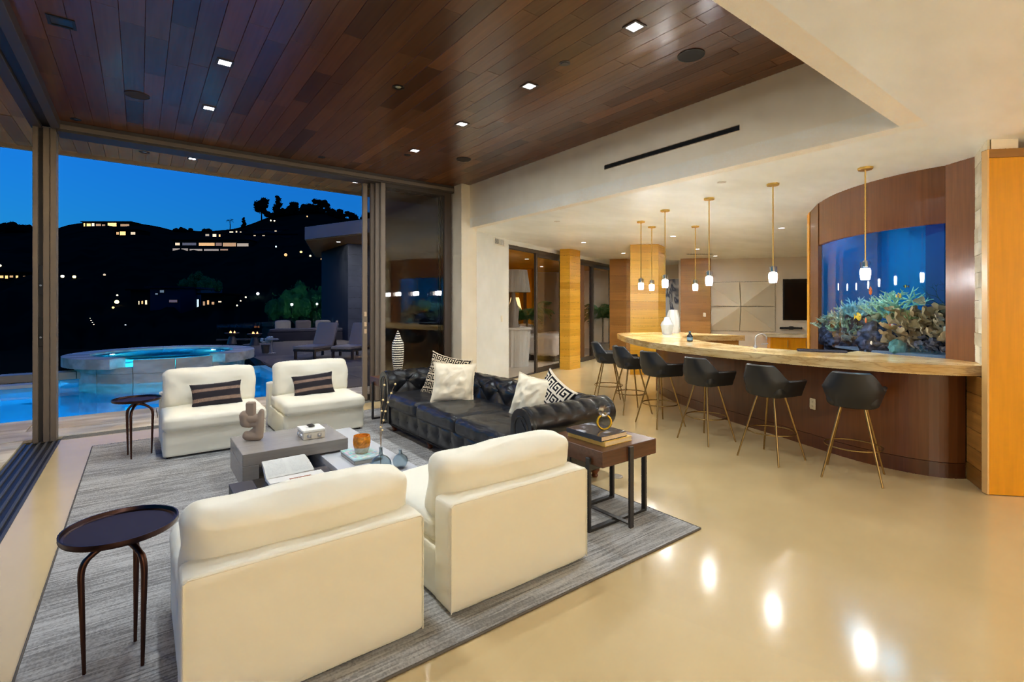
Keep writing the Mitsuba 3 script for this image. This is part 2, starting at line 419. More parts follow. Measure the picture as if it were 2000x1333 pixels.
struct('wall_far', 'taupe plaster wall of the television corner', S(prism([(12.55, 8.55), (15.4, 4.3), (15.6, 4.4), (12.75, 8.65)], 0, ZL), 'matte', C(214, 201, 180)))
struct('wall_far_001', 'plaster wall closing the television corner', S(prism([(15.4, 4.3), (17.6, 2.0), (17.8, 2.1), (15.6, 4.4)], 0, ZL), 'wall_plaster'))

# glass wall: tracks, header, posts
BRZ, BRZL, BLK = C(58, 50, 43), C(100, 88, 75), C(20, 20, 22)
t = struct('trim_1', 'dark metal head track of the open left glass wall')
part(t, 'track', S(cb(-.95, 1.0, 3.45, -.86, 7.5, 3.6), 'satin', BRZ)); part(t, 'track', S(cb(-.78, 1.0, 3.45, -.70, 7.5, 3.6), 'satin', BRZ))
part(t, 'groove', S(box(-.86, 1.0, 3.49, -.78, 7.5, 3.6), 'satin', BLK))
t = struct('trim_2', 'black grooved floor track along the open left side', S(box(-1.0, 1.0, -.05, -.70, 7.42, -.012), 'satin', BLK))
for i, x in enumerate((-1.0, -.945, -.885, -.825, -.765, -.722)):
    part(t, 'rail', S(cb(x, 1.0, -.03, x + .022, 7.42, .004, .003), 'satin', C(58, 58, 60)))
t = struct('trim_3', 'brown metal head track of the back glass wall', S(cb(-.73, 7.34, 3.42, 4.3, 7.62, 3.545), 'satin', BRZ))
part(t, 'lip', S(cb(-.73, 7.325, 3.45, 4.3, 7.34, 3.50), 'satin', BRZL))
t = struct('trim_4', 'grey metal floor track of the back glass wall', S(box(-.70, 7.38, -.05, 4.3, 7.60, -.004), 'satin', C(92, 88, 80)))
for y in (7.40, 7.46, 7.52, 7.57): part(t, 'rail', S(cb(-.70, y, -.02, 4.3, y + .012, .004, .002), 'satin', C(132, 128, 118)))
t = struct('trim_5', 'bronze corner post where the two open glass walls meet')
part(t, 'stile', S(cb(-.93, 7.40, 0, -.886, 7.54, 3.46, .004), 'satin', BRZL))
part(t, 'stile', S(cb(-.846, 7.40, 0, -.79, 7.54, 3.46, .004), 'satin', BRZL))
part(t, 'stile', S(cb(-.788, 7.385, 0, -.736, 7.56, 3.46, .004), 'satin', BRZL))
part(t, 'channel', S(box(-.886, 7.44, 0, -.846, 7.54, 3.46), 'satin', C(52, 45, 38)))
for z in (1.62, 1.05):
    k = part(t, 'strike_plate', S(cb(-.884, 7.425, z, -.848, 7.439, z + .32, .002), 'metal', C(70, 66, 62)))
    part(t, 'latch', S(mv(lathe([(0, 0), (.01, 0), (.01, .02), (0, .02)], 12), (-.866, 7.425, z + .1), rx=pi / 2), 'metal', C(190, 190, 190)))
for i, (x, y) in enumerate(((2.785, 7.56), (2.885, 7.49), (2.94, 7.42), (2.995, 7.35))):
    k = struct(f'door_{i + 1}', ['leftmost sliding glass door of the stacked doors, with lock plates', 'second sliding glass door in the stack', 'third sliding glass door in the stack', 'nearest sliding glass door in the stack, mirroring the bar'][i])
    for a, b in ((x, x + .075), (4.12, 4.25)): part(k, 'stile', S(cb(a, y, .01, b, y + .05, 3.42, .005), 'satin', [C(126, 110, 92), C(96, 84, 72), C(120, 108, 96), C(118, 106, 92)][i] if a < 4 else C(60, 48, 38)))
    for a, b in ((.01, .1), (3.36, 3.42)): part(k, 'rail', S(cb(x + .075, y + .002, a, 4.12, y + .048, b, .004), 'satin', BRZ))
    pv = np.array([[[x + .07, y + .025, .05], [x + .07, y + .025, 3.4]], [[4.13, y + .025, .05], [4.13, y + .025, 3.4]]])
    part(k, 'pane', S(grid(pv), 'tinted_glass'))
    if i == 0:
        for z in (1.33, 1.17, 1.06): part(k, 'lock_plate', S(cb(x + .02, y - .006, z, x + .06, y, z + .07, .002), 'satin', C(214, 186, 150)))
# eaves
struct('eave', 'wood soffit of the roof overhang outside', S(J(box(-6, 7.6, 3.60, 5.6, 8.94, 3.9), box(-6, 0.5, 3.60, -.95, 7.6, 3.9)), 'matte', C(60, 48, 34)))
part('eave', 'edge_trim', S(cb(-6, 8.94, 3.53, 5.6, 8.99, 3.95), 'satin', C(150, 128, 100)))
for lo, hi, ya, yb in ((-3.2, 4.6, 7.60, 8.94), (-3.2, -.95, 3.6, 7.60)):
    xs = np.arange(lo, hi - .01, .1485)
    for x in xs:
        y = ya - RNG.uniform(0, .9)
        while y < yb:
            y1 = y + RNG.choice([.8, 1.1, 1.5]); a, b = max(y, ya), min(y1, yb); y = y1
            if b - a > .06: part('eave', 'plank', S(cb(x + .0015, a + .0015, 3.575, min(x + .1485, hi) - .0015, b - .0015, 3.602, .002), 'eave_wood', uv=(float(RNG.uniform(.1, .9)), 0)))

# rug
rg = [(-.40, .9), (2.993, 1.0), (2.993, 6.86), (-.40, 6.84)]
rg = [(-.395, 1.88), (2.993, 1.88), (2.993, 6.86), (-.395, 6.84)]
key = thing('area_rug', 'large grey striated area rug under the white chairs and coffee table', 'rug', d=S(prism(rg, 0.0005, .011), 'rug_weave'))
bd = [(-.40, 1.875), (2.998, 1.875), (2.998, 6.865), (-.40, 6.845)]
for a, b in zip(bd, bd[1:] + bd[:1]):
    part(key, 'binding', S(tube([(a[0], a[1], .0065), (b[0], b[1], .0065)], .006, 6), 'matte', C(84, 78, 72)))

# ---------------------------------------------------------------- bar
front = spline([(5.60, .88), (5.36, 1.13), (5.21, 1.5), (5.15, 2.0), (5.155, 2.5), (5.19, 2.98), (5.27, 3.42), (5.44, 3.98), (5.70, 4.5), (6.05, 5.03), (6.42, 5.48), (6.68, 5.76)], 70)
nose = spline([(6.68, 5.76), (6.86, 5.93), (7.05, 5.98), (7.25, 5.92), (7.6, 5.74), (8.1, 5.46)], 20)
inner = [(8.05, 4.22), (7.28, 4.74), (6.86, 4.62), (6.5, 4.2), (6.22, 3.75), (6.0, 3.25), (5.86, 2.76), (5.85, 2.36), (6.05, 2.05), (6.3, 2.03), (6.12, 1.66), (6.06, 1.22), (5.88, 1.0), (5.78, .93)]
wt = thing('bar_worktop', 'thick golden onyx worktop sweeping round the curved bar', 'counter', d=S(prism(np.vstack([front, nose[1:], inner]), .915, 1.0), 'onyx', sm=30))
base = spline([(5.70, 1.04), (5.57, 1.17), (5.50, 1.42), (5.51, 1.72), (5.65, 2.17), (5.90, 2.82), (6.19, 3.63), (6.50, 4.32), (6.86, 4.93), (7.3, 5.42)], 73)
bar = thing('bar_cabinet', 'curved walnut bar front below the onyx worktop', 'bar')
bin_ = offset(base, -.03)
for i in range(8):
    a, b = i * 9, i * 9 + 9
    part(bar, 'panel', S(strip(base[a:b + 1], bin_[a:b + 1], .135, .914), 'walnut', uv=(float(RNG.uniform(.2, .8)), 0), sm=False))
    part(bar, 'kick_panel', S(strip(base[a:b + 1], bin_[a:b + 1], 0, .131), 'walnut', uv=(float(RNG.uniform(.1, .6)), 0)))
part(bar, 'carcass', S(strip(offset(base, -.032), offset(base, -.22), 0, .912), 'matte', C(40, 24, 14)))
part(bar, 'end_panel', S(prism([(7.29, 5.43), (8.0, 5.3), (8.0, 5.26), (7.26, 5.39)], 0, .914), 'walnut', uv=(.5, 0)))
wing = thing('bar_cabinet', 'low wood cabinet under the far wing of the bar worktop', 'cabinet')
part(wing, 'body', S(prism([(7.32, 4.80), (8.0, 4.30), (8.05, 5.2), (7.4, 5.3)], 0, .913), 'brown_wood', uv=(.5, 0)))
k = np.array([(7.32, 4.80), (8.0, 4.30)])
for i in range(2):
    a, b = k[0] + (k[1] - k[0]) * (i * .5 + .02), k[0] + (k[1] - k[0]) * (i * .5 + .48)
    n_ = np.array([-.59, -.8]) * .02
    part(wing, 'door', S(prism([a, b, b + n_, a + n_], .1, .88), 'brown_wood', uv=(.3 + .3 * i, 0)))
# end wall by the bar: brown boards below the worktop, stone tiles above
ew = struct('wall_end', 'narrow wall at the right end of the bar', S(prism([(5.93, .985), (5.895, .99), (5.40, .833), (5.55, .70), (6.1, .8)], .912, ZL), 'wall_plaster'))
part(ew, 'core', S(prism([(5.93, 1.03), (5.72, 1.02), (5.40, .865), (5.55, .70), (6.1, .8)], 0, .911), 'matte', C(70, 44, 24)))
ea, eb = np.array([5.715, 1.025]), np.array([5.375, .850])
en = np.array([-.457, .889]) * .012
for i in range(6):
    z0, z1 = i * .152 + .002, i * .152 + .150
    part(ew, 'board', S(prism([ea, eb, eb + en, ea + en], z0, z1), 'brown_wood', uv=(float(RNG.random()), 0)))
sa, sb = np.array([5.895, 1.0]), np.array([5.385, .838])
sn = np.array([-.30, .95]) * .014
z = 1.002
i = 0
while z < ZL - .01:
    h = [.15, .11, .13][i % 3]; z1 = min(z + h, ZL)
    cut = [0, [.45, .7, .3][i % 3], 1]
    for a, b in zip(cut, cut[1:]):
        q0, q1 = sa + (sb - sa) * (a + .002), sa + (sb - sa) * (b - .002)
        j = sn * RNG.uniform(.9, 1.25)
        part(ew, 'stone_tile', S(prism([q0, q1, q1 + j, q0 + j], z + .0015, z1 - .0015), 'travertine', uv=(float(RNG.random()), 0)))
    z = z1; i += 1
oa = np.array([5.355, .84]); od = np.array([.69, -.724]); on = np.array([.724, .69])
def op(s, o): return oa + od * s + on * o
wp = struct('wall_panel', 'tall amber wood panel at the right edge of the room', S(prism([op(0, 0), op(4.5, 0), op(4.5, .05), op(0, .05)], .006, 2.665), 'amber_panel', uv=(.5, 0)))
part(wp, 'edge_strip', S(prism([op(-.012, -.004), op(0, -.004), op(0, .054), op(-.012, .054)], .006, 2.73), 'satin', C(222, 176, 110)))
part(wp, 'head_trim', S(prism([op(-.01, .0), op(4.5, .0), op(4.5, .06), op(-.01, .06)], 2.668, 2.735), 'brown_wood', uv=(.3, 0)))

# ---------------------------------------------------------------- columns
def column(pts, z0, z1, n, label, m='amber_wood'):
    key = struct('column', label)
    c = np.mean(pts, axis=0)
    zs = np.linspace(z0, z1, n + 1)
    part(key, 'core', S(prism([c + (np.array(p) - c) * .985 for p in pts], z0, z1), 'matte', C(110, 66, 22)))
    for a, b in zip(zs, zs[1:]):
        part(key, 'board', S(prism(pts, a + .001, b - .001), m, uv=(float(RNG.uniform(.1, .9)), 0)))
    return key
column([(7.85, 8.54), (7.96, 8.32), (8.44, 8.46), (8.34, 8.70)], 0, ZL, 18, 'amber wood column between the two glass doors')
column([(8.48, 6.98), (8.89, 6.56), (9.50, 6.81), (9.09, 7.23)], 0, ZL, 16, 'large amber wood column behind the left end of the bar')
column([(12.2, 8.25), (12.66, 7.62), (12.83, 7.70), (12.4, 8.36)], 0, ZL, 16, 'brown wood column with a light switch beside the relief panel', 'brown_wood')
column([(10.7, 9.55), (10.95, 9.15), (11.3, 9.3), (11.1, 9.68)], 0, ZL, 12, 'brown wood column partly hidden behind the large amber column', 'brown_wood')

# ---------------------------------------------------------------- bedroom and court behind the glass doors
LW = np.array([.515, .857])                                        # the bedroom's left wall
w0_, w1_ = DW(-.3, .05), DW(-.3, .05) + LW * 8.2
ba_, bb_, bc_ = ground(.135, 18.2), ground(.30, 16.8), DW(9.6, 0)
struct('floor_001', 'grey floor of the bedroom and court behind the glass doors', S(prism([DW(-.2, 0), bc_, bb_, ba_, w1_], -.06, -.004), 'satin', C(190, 182, 168)))
struct('ceiling_002', 'wood ceiling of the bedroom behind the glass doors', S(prism([DW(-.3, .06), bc_, bb_, ba_, w1_], 2.72, 2.9), 'amber_wood', uv=(.1, 0)))
struct('wall_bedroom', 'taupe wall of the bedroom', S(J(prism([w0_, w1_, w1_ + [-.15, .1], w0_ + [-.15, .1]], 0, 2.8), prism([w1_ + [-.1, 0], ba_ + [.1, 0], ba_ + [.1, .2], w1_ + [-.1, .2]], 0, 2.8)), 'matte', C(186, 160, 128)))
for i, az in enumerate((.014, .040)):
    q_ = ground(az, 16.6); struct('trim_%d' % (6 + i), 'amber wood upright at the back of the bedroom' if i == 0 else 'second amber wood upright at the back of the bedroom', S(prism([q_, q_ + DD * .3, q_ + DD * .3 + DN * .2, q_ + DN * .2], 0, 2.72), 'amber_panel', uv=(.5, 0)))
ca, cb_, cc = ground(.120, 17.6), ground(.203, 16.9), ground(.250, 16.4)
struct('wall_court', 'stippled plaster court wall behind the palm', S(prism([ca, cb_, cb_ + DN * .15, ca + DN * .15], 0, 2.8), 'wall_plaster'))
pa_ = DW(3.9, .12); struct('wall_court_001', 'dark wood partition between the bedroom and the court', S(prism([pa_, ca, ca + [.1, -.03], pa_ + [.12, -.03]], 0, 2.8), 'matte', C(92, 60, 40)))
sl = struct('wall_slate', 'dark slate wall at the end of the court', S(prism([cb_, cc, cc + DN * .2, cb_ + DN * .2], 0, 2.8), 'matte', C(30, 32, 40)))
sd_ = (cc - cb_) / 2; sn_ = -DN * .03
for i in range(7):
    for j in range(2): part(sl, 'stone', S(prism([cb_ + sd_ * (j + .005), cb_ + sd_ * (j + .995), cb_ + sd_ * (j + .995) + sn_, cb_ + sd_ * (j + .005) + sn_], i * .4 + .004, i * .4 + .396), 'slate', uv=(float(RNG.random()), 0)))
struct('wall_end_001', 'plaster wall closing the court', S(prism([cc, bc_, bc_ + [.15, .05], cc + [.15, .05]], 0, 2.8), 'wall_plaster'))
hd = struct('trim_8', 'dark metal frame over the bedroom glass doors', S(dwall(0, 8.2, -.01, .1, 2.66, 2.73), 'satin', BRZ))
part(hd, 'plaster_band', S(dwall(0, 8.2, -.005, .12, 2.73, ZL), 'plaster'))
struct('trim_9', 'dark metal sill under the bedroom glass doors', S(dwall(0, 8.2, -.02, .1, -.03, .004), 'satin', BRZ))
def gdoor(n, s0, s1, o, label, tint):
    k = struct(n, label)
    for a in (s0, s1 - .07): part(k, 'stile', S(dwall(a, a + .07, o, o + .05, .005, 2.66), 'satin', tint))
    for a, b in ((.005, .1), (2.58, 2.66)): part(k, 'rail', S(dwall(s0 + .07, s1 - .07, o, o + .05, a, b), 'satin', tint))
    a, b = DW(s0 + .06, o + .025), DW(s1 - .06, o + .025)
    part(k, 'pane', S(grid(np.array([[[*a, .05], [*a, 2.62]], [[*b, .05], [*b, 2.62]]])), 'pane_glass'))
gdoor('door_5', 1.16, 2.50, .0, 'half open bedroom glass door left of the amber column', C(52, 46, 42))
gdoor('door_6', 3.3, 4.56, .0, 'glass door right of the amber column', C(52, 46, 42))
gdoor('door_7', 4.50, 8.1, .06, 'wide court glass pane with the palm behind it', C(40, 40, 46))

# ---------------------------------------------------------------- lamps
def downlight(x, y, z, L, col, label, group=None, sq=True, r=.045, w=1.0, trim=C(44, 36, 30), off=False):
    k = thing('downlight', label, 'downlight', group)
    if sq:
        o, i_ = r + .018, r
        fr = m3.CrossSection([np.array([(-o, -o), (o, -o), (o, o), (-o, o)])]) - m3.CrossSection([np.array([(-i_, -i_), (i_, -i_), (i_, i_), (-i_, i_)])])
        part(k, 'trim', S(mv(fr.extrude(.016), (x, y, z - .008)), 'satin', trim))
        q = np.array([[[x - r, y - r, z - .002], [x - r, y + r, z - .002]], [[x + r, y - r, z - .002], [x + r, y + r, z - .002]]])
        lens = grid(q, flip=False)
    else:
        part(k, 'trim', S(mv(ring(r, r + .014, 0, .012, 24), (x, y, z - .006)), 'satin', trim))
        lens = mv(disc(r, 0, 16), (x, y, z - .001))
    n = np.cross(*(lens.vertices[lens.faces[0][j]] - lens.vertices[lens.faces[0][0]] for j in (1, 2)))
    if n[2] > 0: lens.faces = lens.faces[:, ::-1]
    d = S(lens, 'dark_emit' if not off else 'gloss', C(30, 34, 40) if off else None)
    if not off: d['emitter'] = emit(np.asarray(col) * L, w)
    part(k, 'lens', d)
    return k
ORD = ['first', 'second', 'third', 'fourth', 'fifth', 'sixth', 'seventh', 'eighth', 'ninth']
for j, (x, nm) in enumerate(((2.89, 'right'), (.57, 'left'))):
    for i, y in enumerate((2.34, 3.56, 4.76, 5.95)):
        seen = not (j == 1 and i < 2)
        downlight(x, y, ZH, L_WOOD, COOL, f'square recessed downlight in the wood ceiling, {ORD[i]} of the {nm} row' if seen else f'square downlight of the left row above the frame, {ORD[i]}', 'downlights in the wood ceiling', w=3)
for x, y, nm in ((.59, 8.26, 'left'), (2.89, 8.17, 'right')):
    downlight(x, y, 3.575, 1500, np.array([1.0, .80, .50]), f'small square downlight in the eave, {nm} of the two lit ones', 'downlights in the eave', r=.04, w=2)
downlight(-.45, 4.79, ZH, 0, COOL, 'unlit square fitting in the dark left part of the wood ceiling', r=.06, off=True, trim=C(16, 18, 22))
downlight(-1.9, 6.3, 3.575, 1700, np.array([1.0, .78, .46]), 'eave downlight outside on the left, out of view, placed to light the deck', r=.05, w=2)  # out of view, placed to light the left deck and soffit
k = thing('eyeball_lamp', 'round unlit eyeball lamp in the middle of the wood ceiling', 'ceiling lamp')
part(k, 'trim', S(mv(ring(.035, .055, 0, .012, 24), (1.93, 4.32, ZH - .008)), 'metal', C(60, 56, 48)))
part(k, 'lamp', S(mv(lathe([(0, -.012), (.02, -.008), (.034, .004), (.034, .02)], 20), (1.93, 4.32, ZH)), 'metal', C(190, 180, 150)))
k = thing('eyeball_lamp', 'small round unlit lamp in the eave', 'ceiling lamp')
part(k, 'trim', S(mv(ring(.04, .06, 0, .012, 24), (.05, 8.31, 3.568)), 'metal', C(120, 110, 96)))
part(k, 'lamp', S(mv(lathe([(0, -.012), (.02, -.008), (.038, .004), (.038, .02)], 20), (.05, 8.31, 3.578)), 'metal', C(200, 190, 170)))
for x, y, r, lab, c in ((3.59, 2.33, .105, 'large round dark speaker grille beside the bright patch of the wood ceiling', C(40, 38, 36)), (-.02, 6.01, .10, 'round brown speaker grille in the dark left part of the wood ceiling', C(52, 42, 34)), (3.61, 5.90, .10, 'round speaker grille in the wood ceiling by the fascia', C(44, 36, 32))):
    k = thing('ceiling_speaker', lab, 'speaker')
    part(k, 'grille', S(mv(lathe([(0, -.006), (r * .97, -.006), (r * .97, .004)], 40), (x, y, ZH)), 'matte', c))
    part(k, 'rim', S(mv(ring(r * .96, r * 1.02, -.008, .003, 40), (x, y, ZH)), 'satin', c * .8))
for x, y, z, lab, c in ((2.86, 3.05, ZH, 'small round dark sensor cap between two downlights of the wood ceiling', C(48, 42, 40)), (2.9, 6.2, ZH, 'small dark cap beside the last downlight of the wood ceiling', C(24, 20, 18)), (-.56, 7.2, ZH, 'small black fitting in the far left corner of the wood ceiling', C(14, 12, 12)), (2.0, 7.0, ZH, 'small black cap of the wood ceiling near the glass wall', C(18, 14, 12)),
                        (5.22, 5.74, ZL, 'small white cover plate in the plaster ceiling, left of the pendants', C(222, 216, 200)), (4.97, 2.86, ZL, 'round white cover plate in the plaster ceiling right of the front pendants', C(226, 220, 206))):
    k = thing('smoke_sensor' if c[0] < .3 else 'cover_plate', lab, 'sensor' if c[0] < .3 else 'cover plate')
    part(k, 'cap', S(mv(lathe([(0, -.012), (.03, -.010), (.036, 0)], 20), (x, y, z)), 'satin', c))
    part(k, 'flange', S(mv(ring(.034, .048, -.004, .002, 20), (x, y, z)), 'satin', c * .9))
for i, (x, y) in enumerate(((7.4, 7.32), (9.72, 8.22), (8.1, 5.64), (10.39, 6.58), (12.2, 7.2), (11.9, 8.9), (8.71, 3.93))):
    downlight(x, y, ZL, L_BAR * (1.9 if i in (3, 4, 5) else 1.0), NEUT, 'round downlight in the bar ceiling ' + ['nearest the bedroom door', 'left of the large amber column', 'between the third and fourth pendants', 'above the television corner', 'beside the slot by the brown column', 'in front of the picture', 'above the right end of the relief panel'][i], 'downlights in the bar ceiling', sq=False, r=.045, w=1.5, trim=C(236, 232, 222))
for x, y in ((.4, -1.5), (2.3, -1.6), (4.3, -2.0), (1.3, -2.9), (-.3, -2.8), (3.2, -3.0), (6.2, -2.6)):  # unseen ceiling lamps, placed to light the near floor and chair backs
    downlight(x, y, ZL, L_UNSEEN_BACK, WARM, 'unseen round ceiling downlight behind the viewer, placed to light the chair backs', 'unseen downlights behind the viewer', sq=False, r=.05, w=3, trim=C(236, 232, 222))
for i, (x, y) in enumerate(((-.1, -2.3), (2.6, -2.7), (6.1, -2.3))):  # unseen lamps at standing height, lighting chair backs, near ceiling and fascia
    k = thing('unseen_back_lamp', 'unseen drum shade lamp lighting the chair backs from behind the viewer, ' + ['left of three', 'middle of three', 'right of three'][i], 'floor lamp', 'unseen lamps behind the viewer')
    part(k, 'base', S(mv(lathe([(0, .001), (.16, .001), (.16, .02), (.02, .03), (0, .03)], 28), (x, y, 0)), 'metal', C(120, 100, 70), 30)); part(k, 'pole', S(tube([(x, y, .03), (x, y, 1.56)], .012, 10), 'metal', C(120, 100, 70)))
    d = S(mv(lathe([(0, 1.5), (.21, 1.5), (.19, 1.88), (0, 1.88)], 24), (x, y, 0)), 'dark_emit', None, 30); d['emitter'] = emit(np.array([.92, .95, .92]) * L_UNSEEN_LAMP, 8.0); part(k, 'shade', d)
# slots
q0 = np.array([WX1 - .004, 2.45]); 
k = thing('slot_diffuser', 'long black air slot in the beige fascia', 'air vent')
part(k, 'slot', S(box(WX1 - .003, 2.40, 3.14, WX1 + .01, 4.08, 3.19), 'matte', C(8, 7, 7)))
for z in (3.137, 3.19): part(k, 'lip', S(cb(WX1 - .006, 2.40, z, WX1 + .008, 4.08, z + .006, .001), 'satin', C(176, 150, 118)))
k = thing('slot_diffuser', 'short dark air slot in the ceiling of the television corner', 'air vent')
part(k, 'slot', S(prism([(11.15, 7.35), (11.75, 6.98), (11.79, 7.04), (11.19, 7.41)], ZL - .004, ZL + .01), 'matte', C(40, 34, 28)))
wd = np.array([.882, .471]); wn = np.array([.471, -.882]); w0 = np.array([4.302, 7.098])
def WB(s, o): return w0 + wd * s + wn * o
k = thing('air_grille', 'white wall grille high on the cream wall beside the bedroom door', 'air vent')
s0, s1, z0, z1 = 1.18, 1.62, 2.66, 2.80
part(k, 'frame', S(J(prism([WB(s0, .012), WB(s1, .012), WB(s1, 0), WB(s0, 0)], z0, z0 + .02), prism([WB(s0, .012), WB(s1, .012), WB(s1, 0), WB(s0, 0)], z1 - .02, z1), *[prism([WB(a, .012), WB(a + .025, .012), WB(a + .025, 0), WB(a, 0)], z0, z1) for a in (s0, (s0 + s1) / 2 - .012, s1 - .025)]), 'satin', C(226, 222, 210)))
part(k, 'cavity', S(prism([WB(s0, .002), WB(s1, .002), WB(s1, 0), WB(s0, 0)], z0, z1), 'matte', C(70, 70, 70)))
for i in range(12):
    a = s0 + .03 + i * (s1 - s0 - .05) / 12
    part(k, 'slat', S(prism([WB(a, .009), WB(a + .012, .009), WB(a + .012, .003), WB(a, .003)], z0 + .02, z1 - .02), 'satin', C(200, 198, 190)))
def plate(key, M, c, kind):
    part(key, 'plate', {**S(cb(-.036, -.006, -.058, .036, 0, .058, .003), 'satin', c), 'to_world': M})
    if kind == 'switch': part(key, 'rocker', {**S(cb(-.016, -.010, -.033, .016, -.005, .033, .003), 'satin', c * 1.02), 'to_world': M})
    else:
        for z in (-.022, .022):
            part(key, 'socket', {**S(cb(-.014, -.009, z - .014, .014, -.005, z + .014, .004), 'satin', c * .92), 'to_world': M})
            part(key, 'slot', {**S(J(box(-.007, -.0096, z - .004, -.005, -.0085, z + .006), box(.005, -.0096, z - .004, .007, -.0085, z + .006)), 'matte', C(60, 54, 46)), 'to_world': M})
p = WB(1.52, .003); k = thing('light_switch', 'cream light switch on the cream wall beside the bedroom door', 'switch'); plate(k, at_(p[0], p[1], 1.24, math.atan2(wd[1], wd[0])), C(236, 228, 204), 'switch')
k = thing('wall_outlet', 'cream power outlet on the walnut bar front', 'outlet')
j = int(np.argmin(np.abs(np.array([(1000 + 963 * (RT @ p) / (FW @ p)) for p in base]) - 1592)))
tg = base[j + 1] - base[j - 1]
plate(k, at_(base[j][0] - .004, base[j][1], .46, math.atan2(tg[1], tg[0]) - pi), C(236, 222, 186), 'outlet')
k = thing('light_switch', 'white light switch on the brown wood column', 'switch'); plate(k, at_(12.568, 7.74, 1.24, math.atan2(-.63, .46)), C(230, 220, 200), 'switch')

# pendants over the bar
BRASS = C(226, 190, 108)
def pendant_model(drop):
    L = [('canopy', S(lathe([(0, -.022), (.058, -.022), (.062, -.018), (.062, 0), (0, 0)], 32), 'metal', BRASS, 40)),
         ('rod', S(tube([(0, 0, -.02), (0, 0, -drop)], .0065, 10), 'metal', BRASS)),
         ('socket', S(lathe([(0, -drop - .05), (.022, -drop - .05), (.022, -drop - .004), (.016, -drop + .01), (0, -drop + .01)], 24), 'metal', C(190, 186, 176), 40)),
         ('glass_collar', S(lathe([(.036, -drop - .075), (.040, -drop - .075), (.040, -drop + .0), (.036, -drop + .0), (.036, -drop - .075)], 28), 'clear_glass', None, 40)),
         ('shade', {**S(lathe([(0, -drop - .175), (.034, -drop - .175), (.038, -drop - .17), (.045, -drop - .12), (.045, -drop - .085), (.038, -drop - .065), (0, -drop - .06)], 24), 'dark_emit', None, 40), 'emitter': emit(np.array([.92, .99, 1.04]) * L_PEND, 2.0)})]
    return L
PM = pendant_model(.90)
for i, (x, y) in enumerate(((5.545, 1.73), (5.476, 2.56), (5.589, 3.38), (5.798, 4.167), (6.279, 4.957), (6.833, 5.172), (7.366, 4.703))):
    k = thing('pendant_lamp', 'brass rod pendant lamp with a glowing glass shade, ' + ['in front of the aquarium', 'second from the right, before the television', 'third from the right', 'fourth from the right', 'leftmost of the row', 'second from the left', 'before the brown column'][i], 'pendant lamp', 'pendant lamps over the bar')
    place(k, PM, at_(x, y, ZL))

# ---------------------------------------------------------------- white slipper chairs
CREAM = C(230, 225, 206)
def chair_model(far):
    sd = 11 if far else 3
    L = [('base', S(mv(cushion(.905, .895, .262, .02, .004, None, .002, sd), (0, .46, .156)), 'white_leather', CREAM, True)),
         ('back', S(mv(cushion(.92, .17, .53, .022, .006, None, .003, sd + 1, n=24), (0, .086, .288)), 'white_leather', CREAM * .985, True)),
         ('seat_cushion', S(mv(cushion(.90, .79, .145, .05, .022, None, .013, sd + 2, n=38, freq=5), (0, .575, .352)), 'white_leather', CREAM, True))]
    if far: c = mv(cushion(.87, .17, .42, .06, .008, (.006, .035), .020, sd + 3, n=44, freq=5), (0, .30, .60), rx=.16)
    else: c = mv(cushion(.90, .17, .33, .065, .006, (.006, .045), .026, sd + 4, n=44, freq=4), (0, .225, .565), rx=.14)
    L.append(('back_cushion', S(c, 'white_leather', CREAM, True)))
    seam = [(-.44, .02, .548), (.44, .02, .548)]
    L.append(('piping', S(tube([(-.455, .004, .03), (-.455, .004, .535), (-.44, .006, .546), (.44, .006, .546), (.455, .004, .535), (.455, .004, .03)], .0035, 6), 'white_leather', CREAM * .9)))
    for x in (-.4, .4):
        for y in (.07, .85): L.append(('foot#%d' % len(L), S(mv(lathe([(0, 0), (.022, 0), (.026, .028), (0, .028)], 16), (x, y, .0115)), 'matte', C(20, 18, 16))))
    return L
CN, CF = chair_model(False), chair_model(True)
for x, y, rz, M, lab in ((.573, 2.03, 0, CN, 'white leather armless lounge chair seen from behind, nearest the viewer'), (1.637, 2.04, 0, CN, 'white leather armless lounge chair seen from behind, beside the wood side table'),
                         (.627, 6.70, pi, CF, 'white armless lounge chair facing the viewer, beside the small round table'), (1.711, 6.74, pi, CF, 'white armless lounge chair facing the viewer, nearest the black sofa')):
    k = thing('lounge_chair', lab, 'chair', 'white armless lounge chairs'); place(k, M, at_(x, y, 0, rz))
def throw(name, label, w, h, t, bsdf, pos, yaw, lean, roll=0.0, col=None, seed=0, ear=.012, wr=.004, group='cushions on the black sofa', back=None, piping=None):
    m, uv = pillow(w, h, t, seed, 30, ear, wr)
    m = mv(mv(m, ry=roll), rx=-lean)
    m = mv(m, pos, rz=yaw)
    k = thing(name, label, 'cushion', group)
    if back is None: part(k, 'cover', S(m, bsdf, col, True, uv=None if col is not None else uv))
    else:
        n = len(m.vertices) // 2; nf = len(m.faces) // 2
        part(k, 'front', S(trimesh.Trimesh(m.vertices[:n], m.faces[:nf], process=False), bsdf, None, True, uv=uv[:n]))
        part(k, 'back', S(trimesh.Trimesh(m.vertices[n:], m.faces[nf:] - n, process=False), 'matte', back, True))
    if piping is not None:
        nn = int(math.sqrt(len(m.vertices) // 2)); I = np.arange(nn * nn).reshape(nn, nn)
        loop = np.r_[I[:, 0], I[-1, 1:], I[::-1, -1][1:], I[0, ::-1][1:]]
        part(k, 'piping', S(tube(m.vertices[loop], .007, 6, False), 'satin', piping, True))
    return k
throw('lumbar_pillow', 'dark striped lumbar pillow on the far white chair by the round table', .47, .25, .12, 'lumbar_weave', (.66, 6.12, .548), .04, .28, -.03, group='striped lumbar pillows', seed=1)
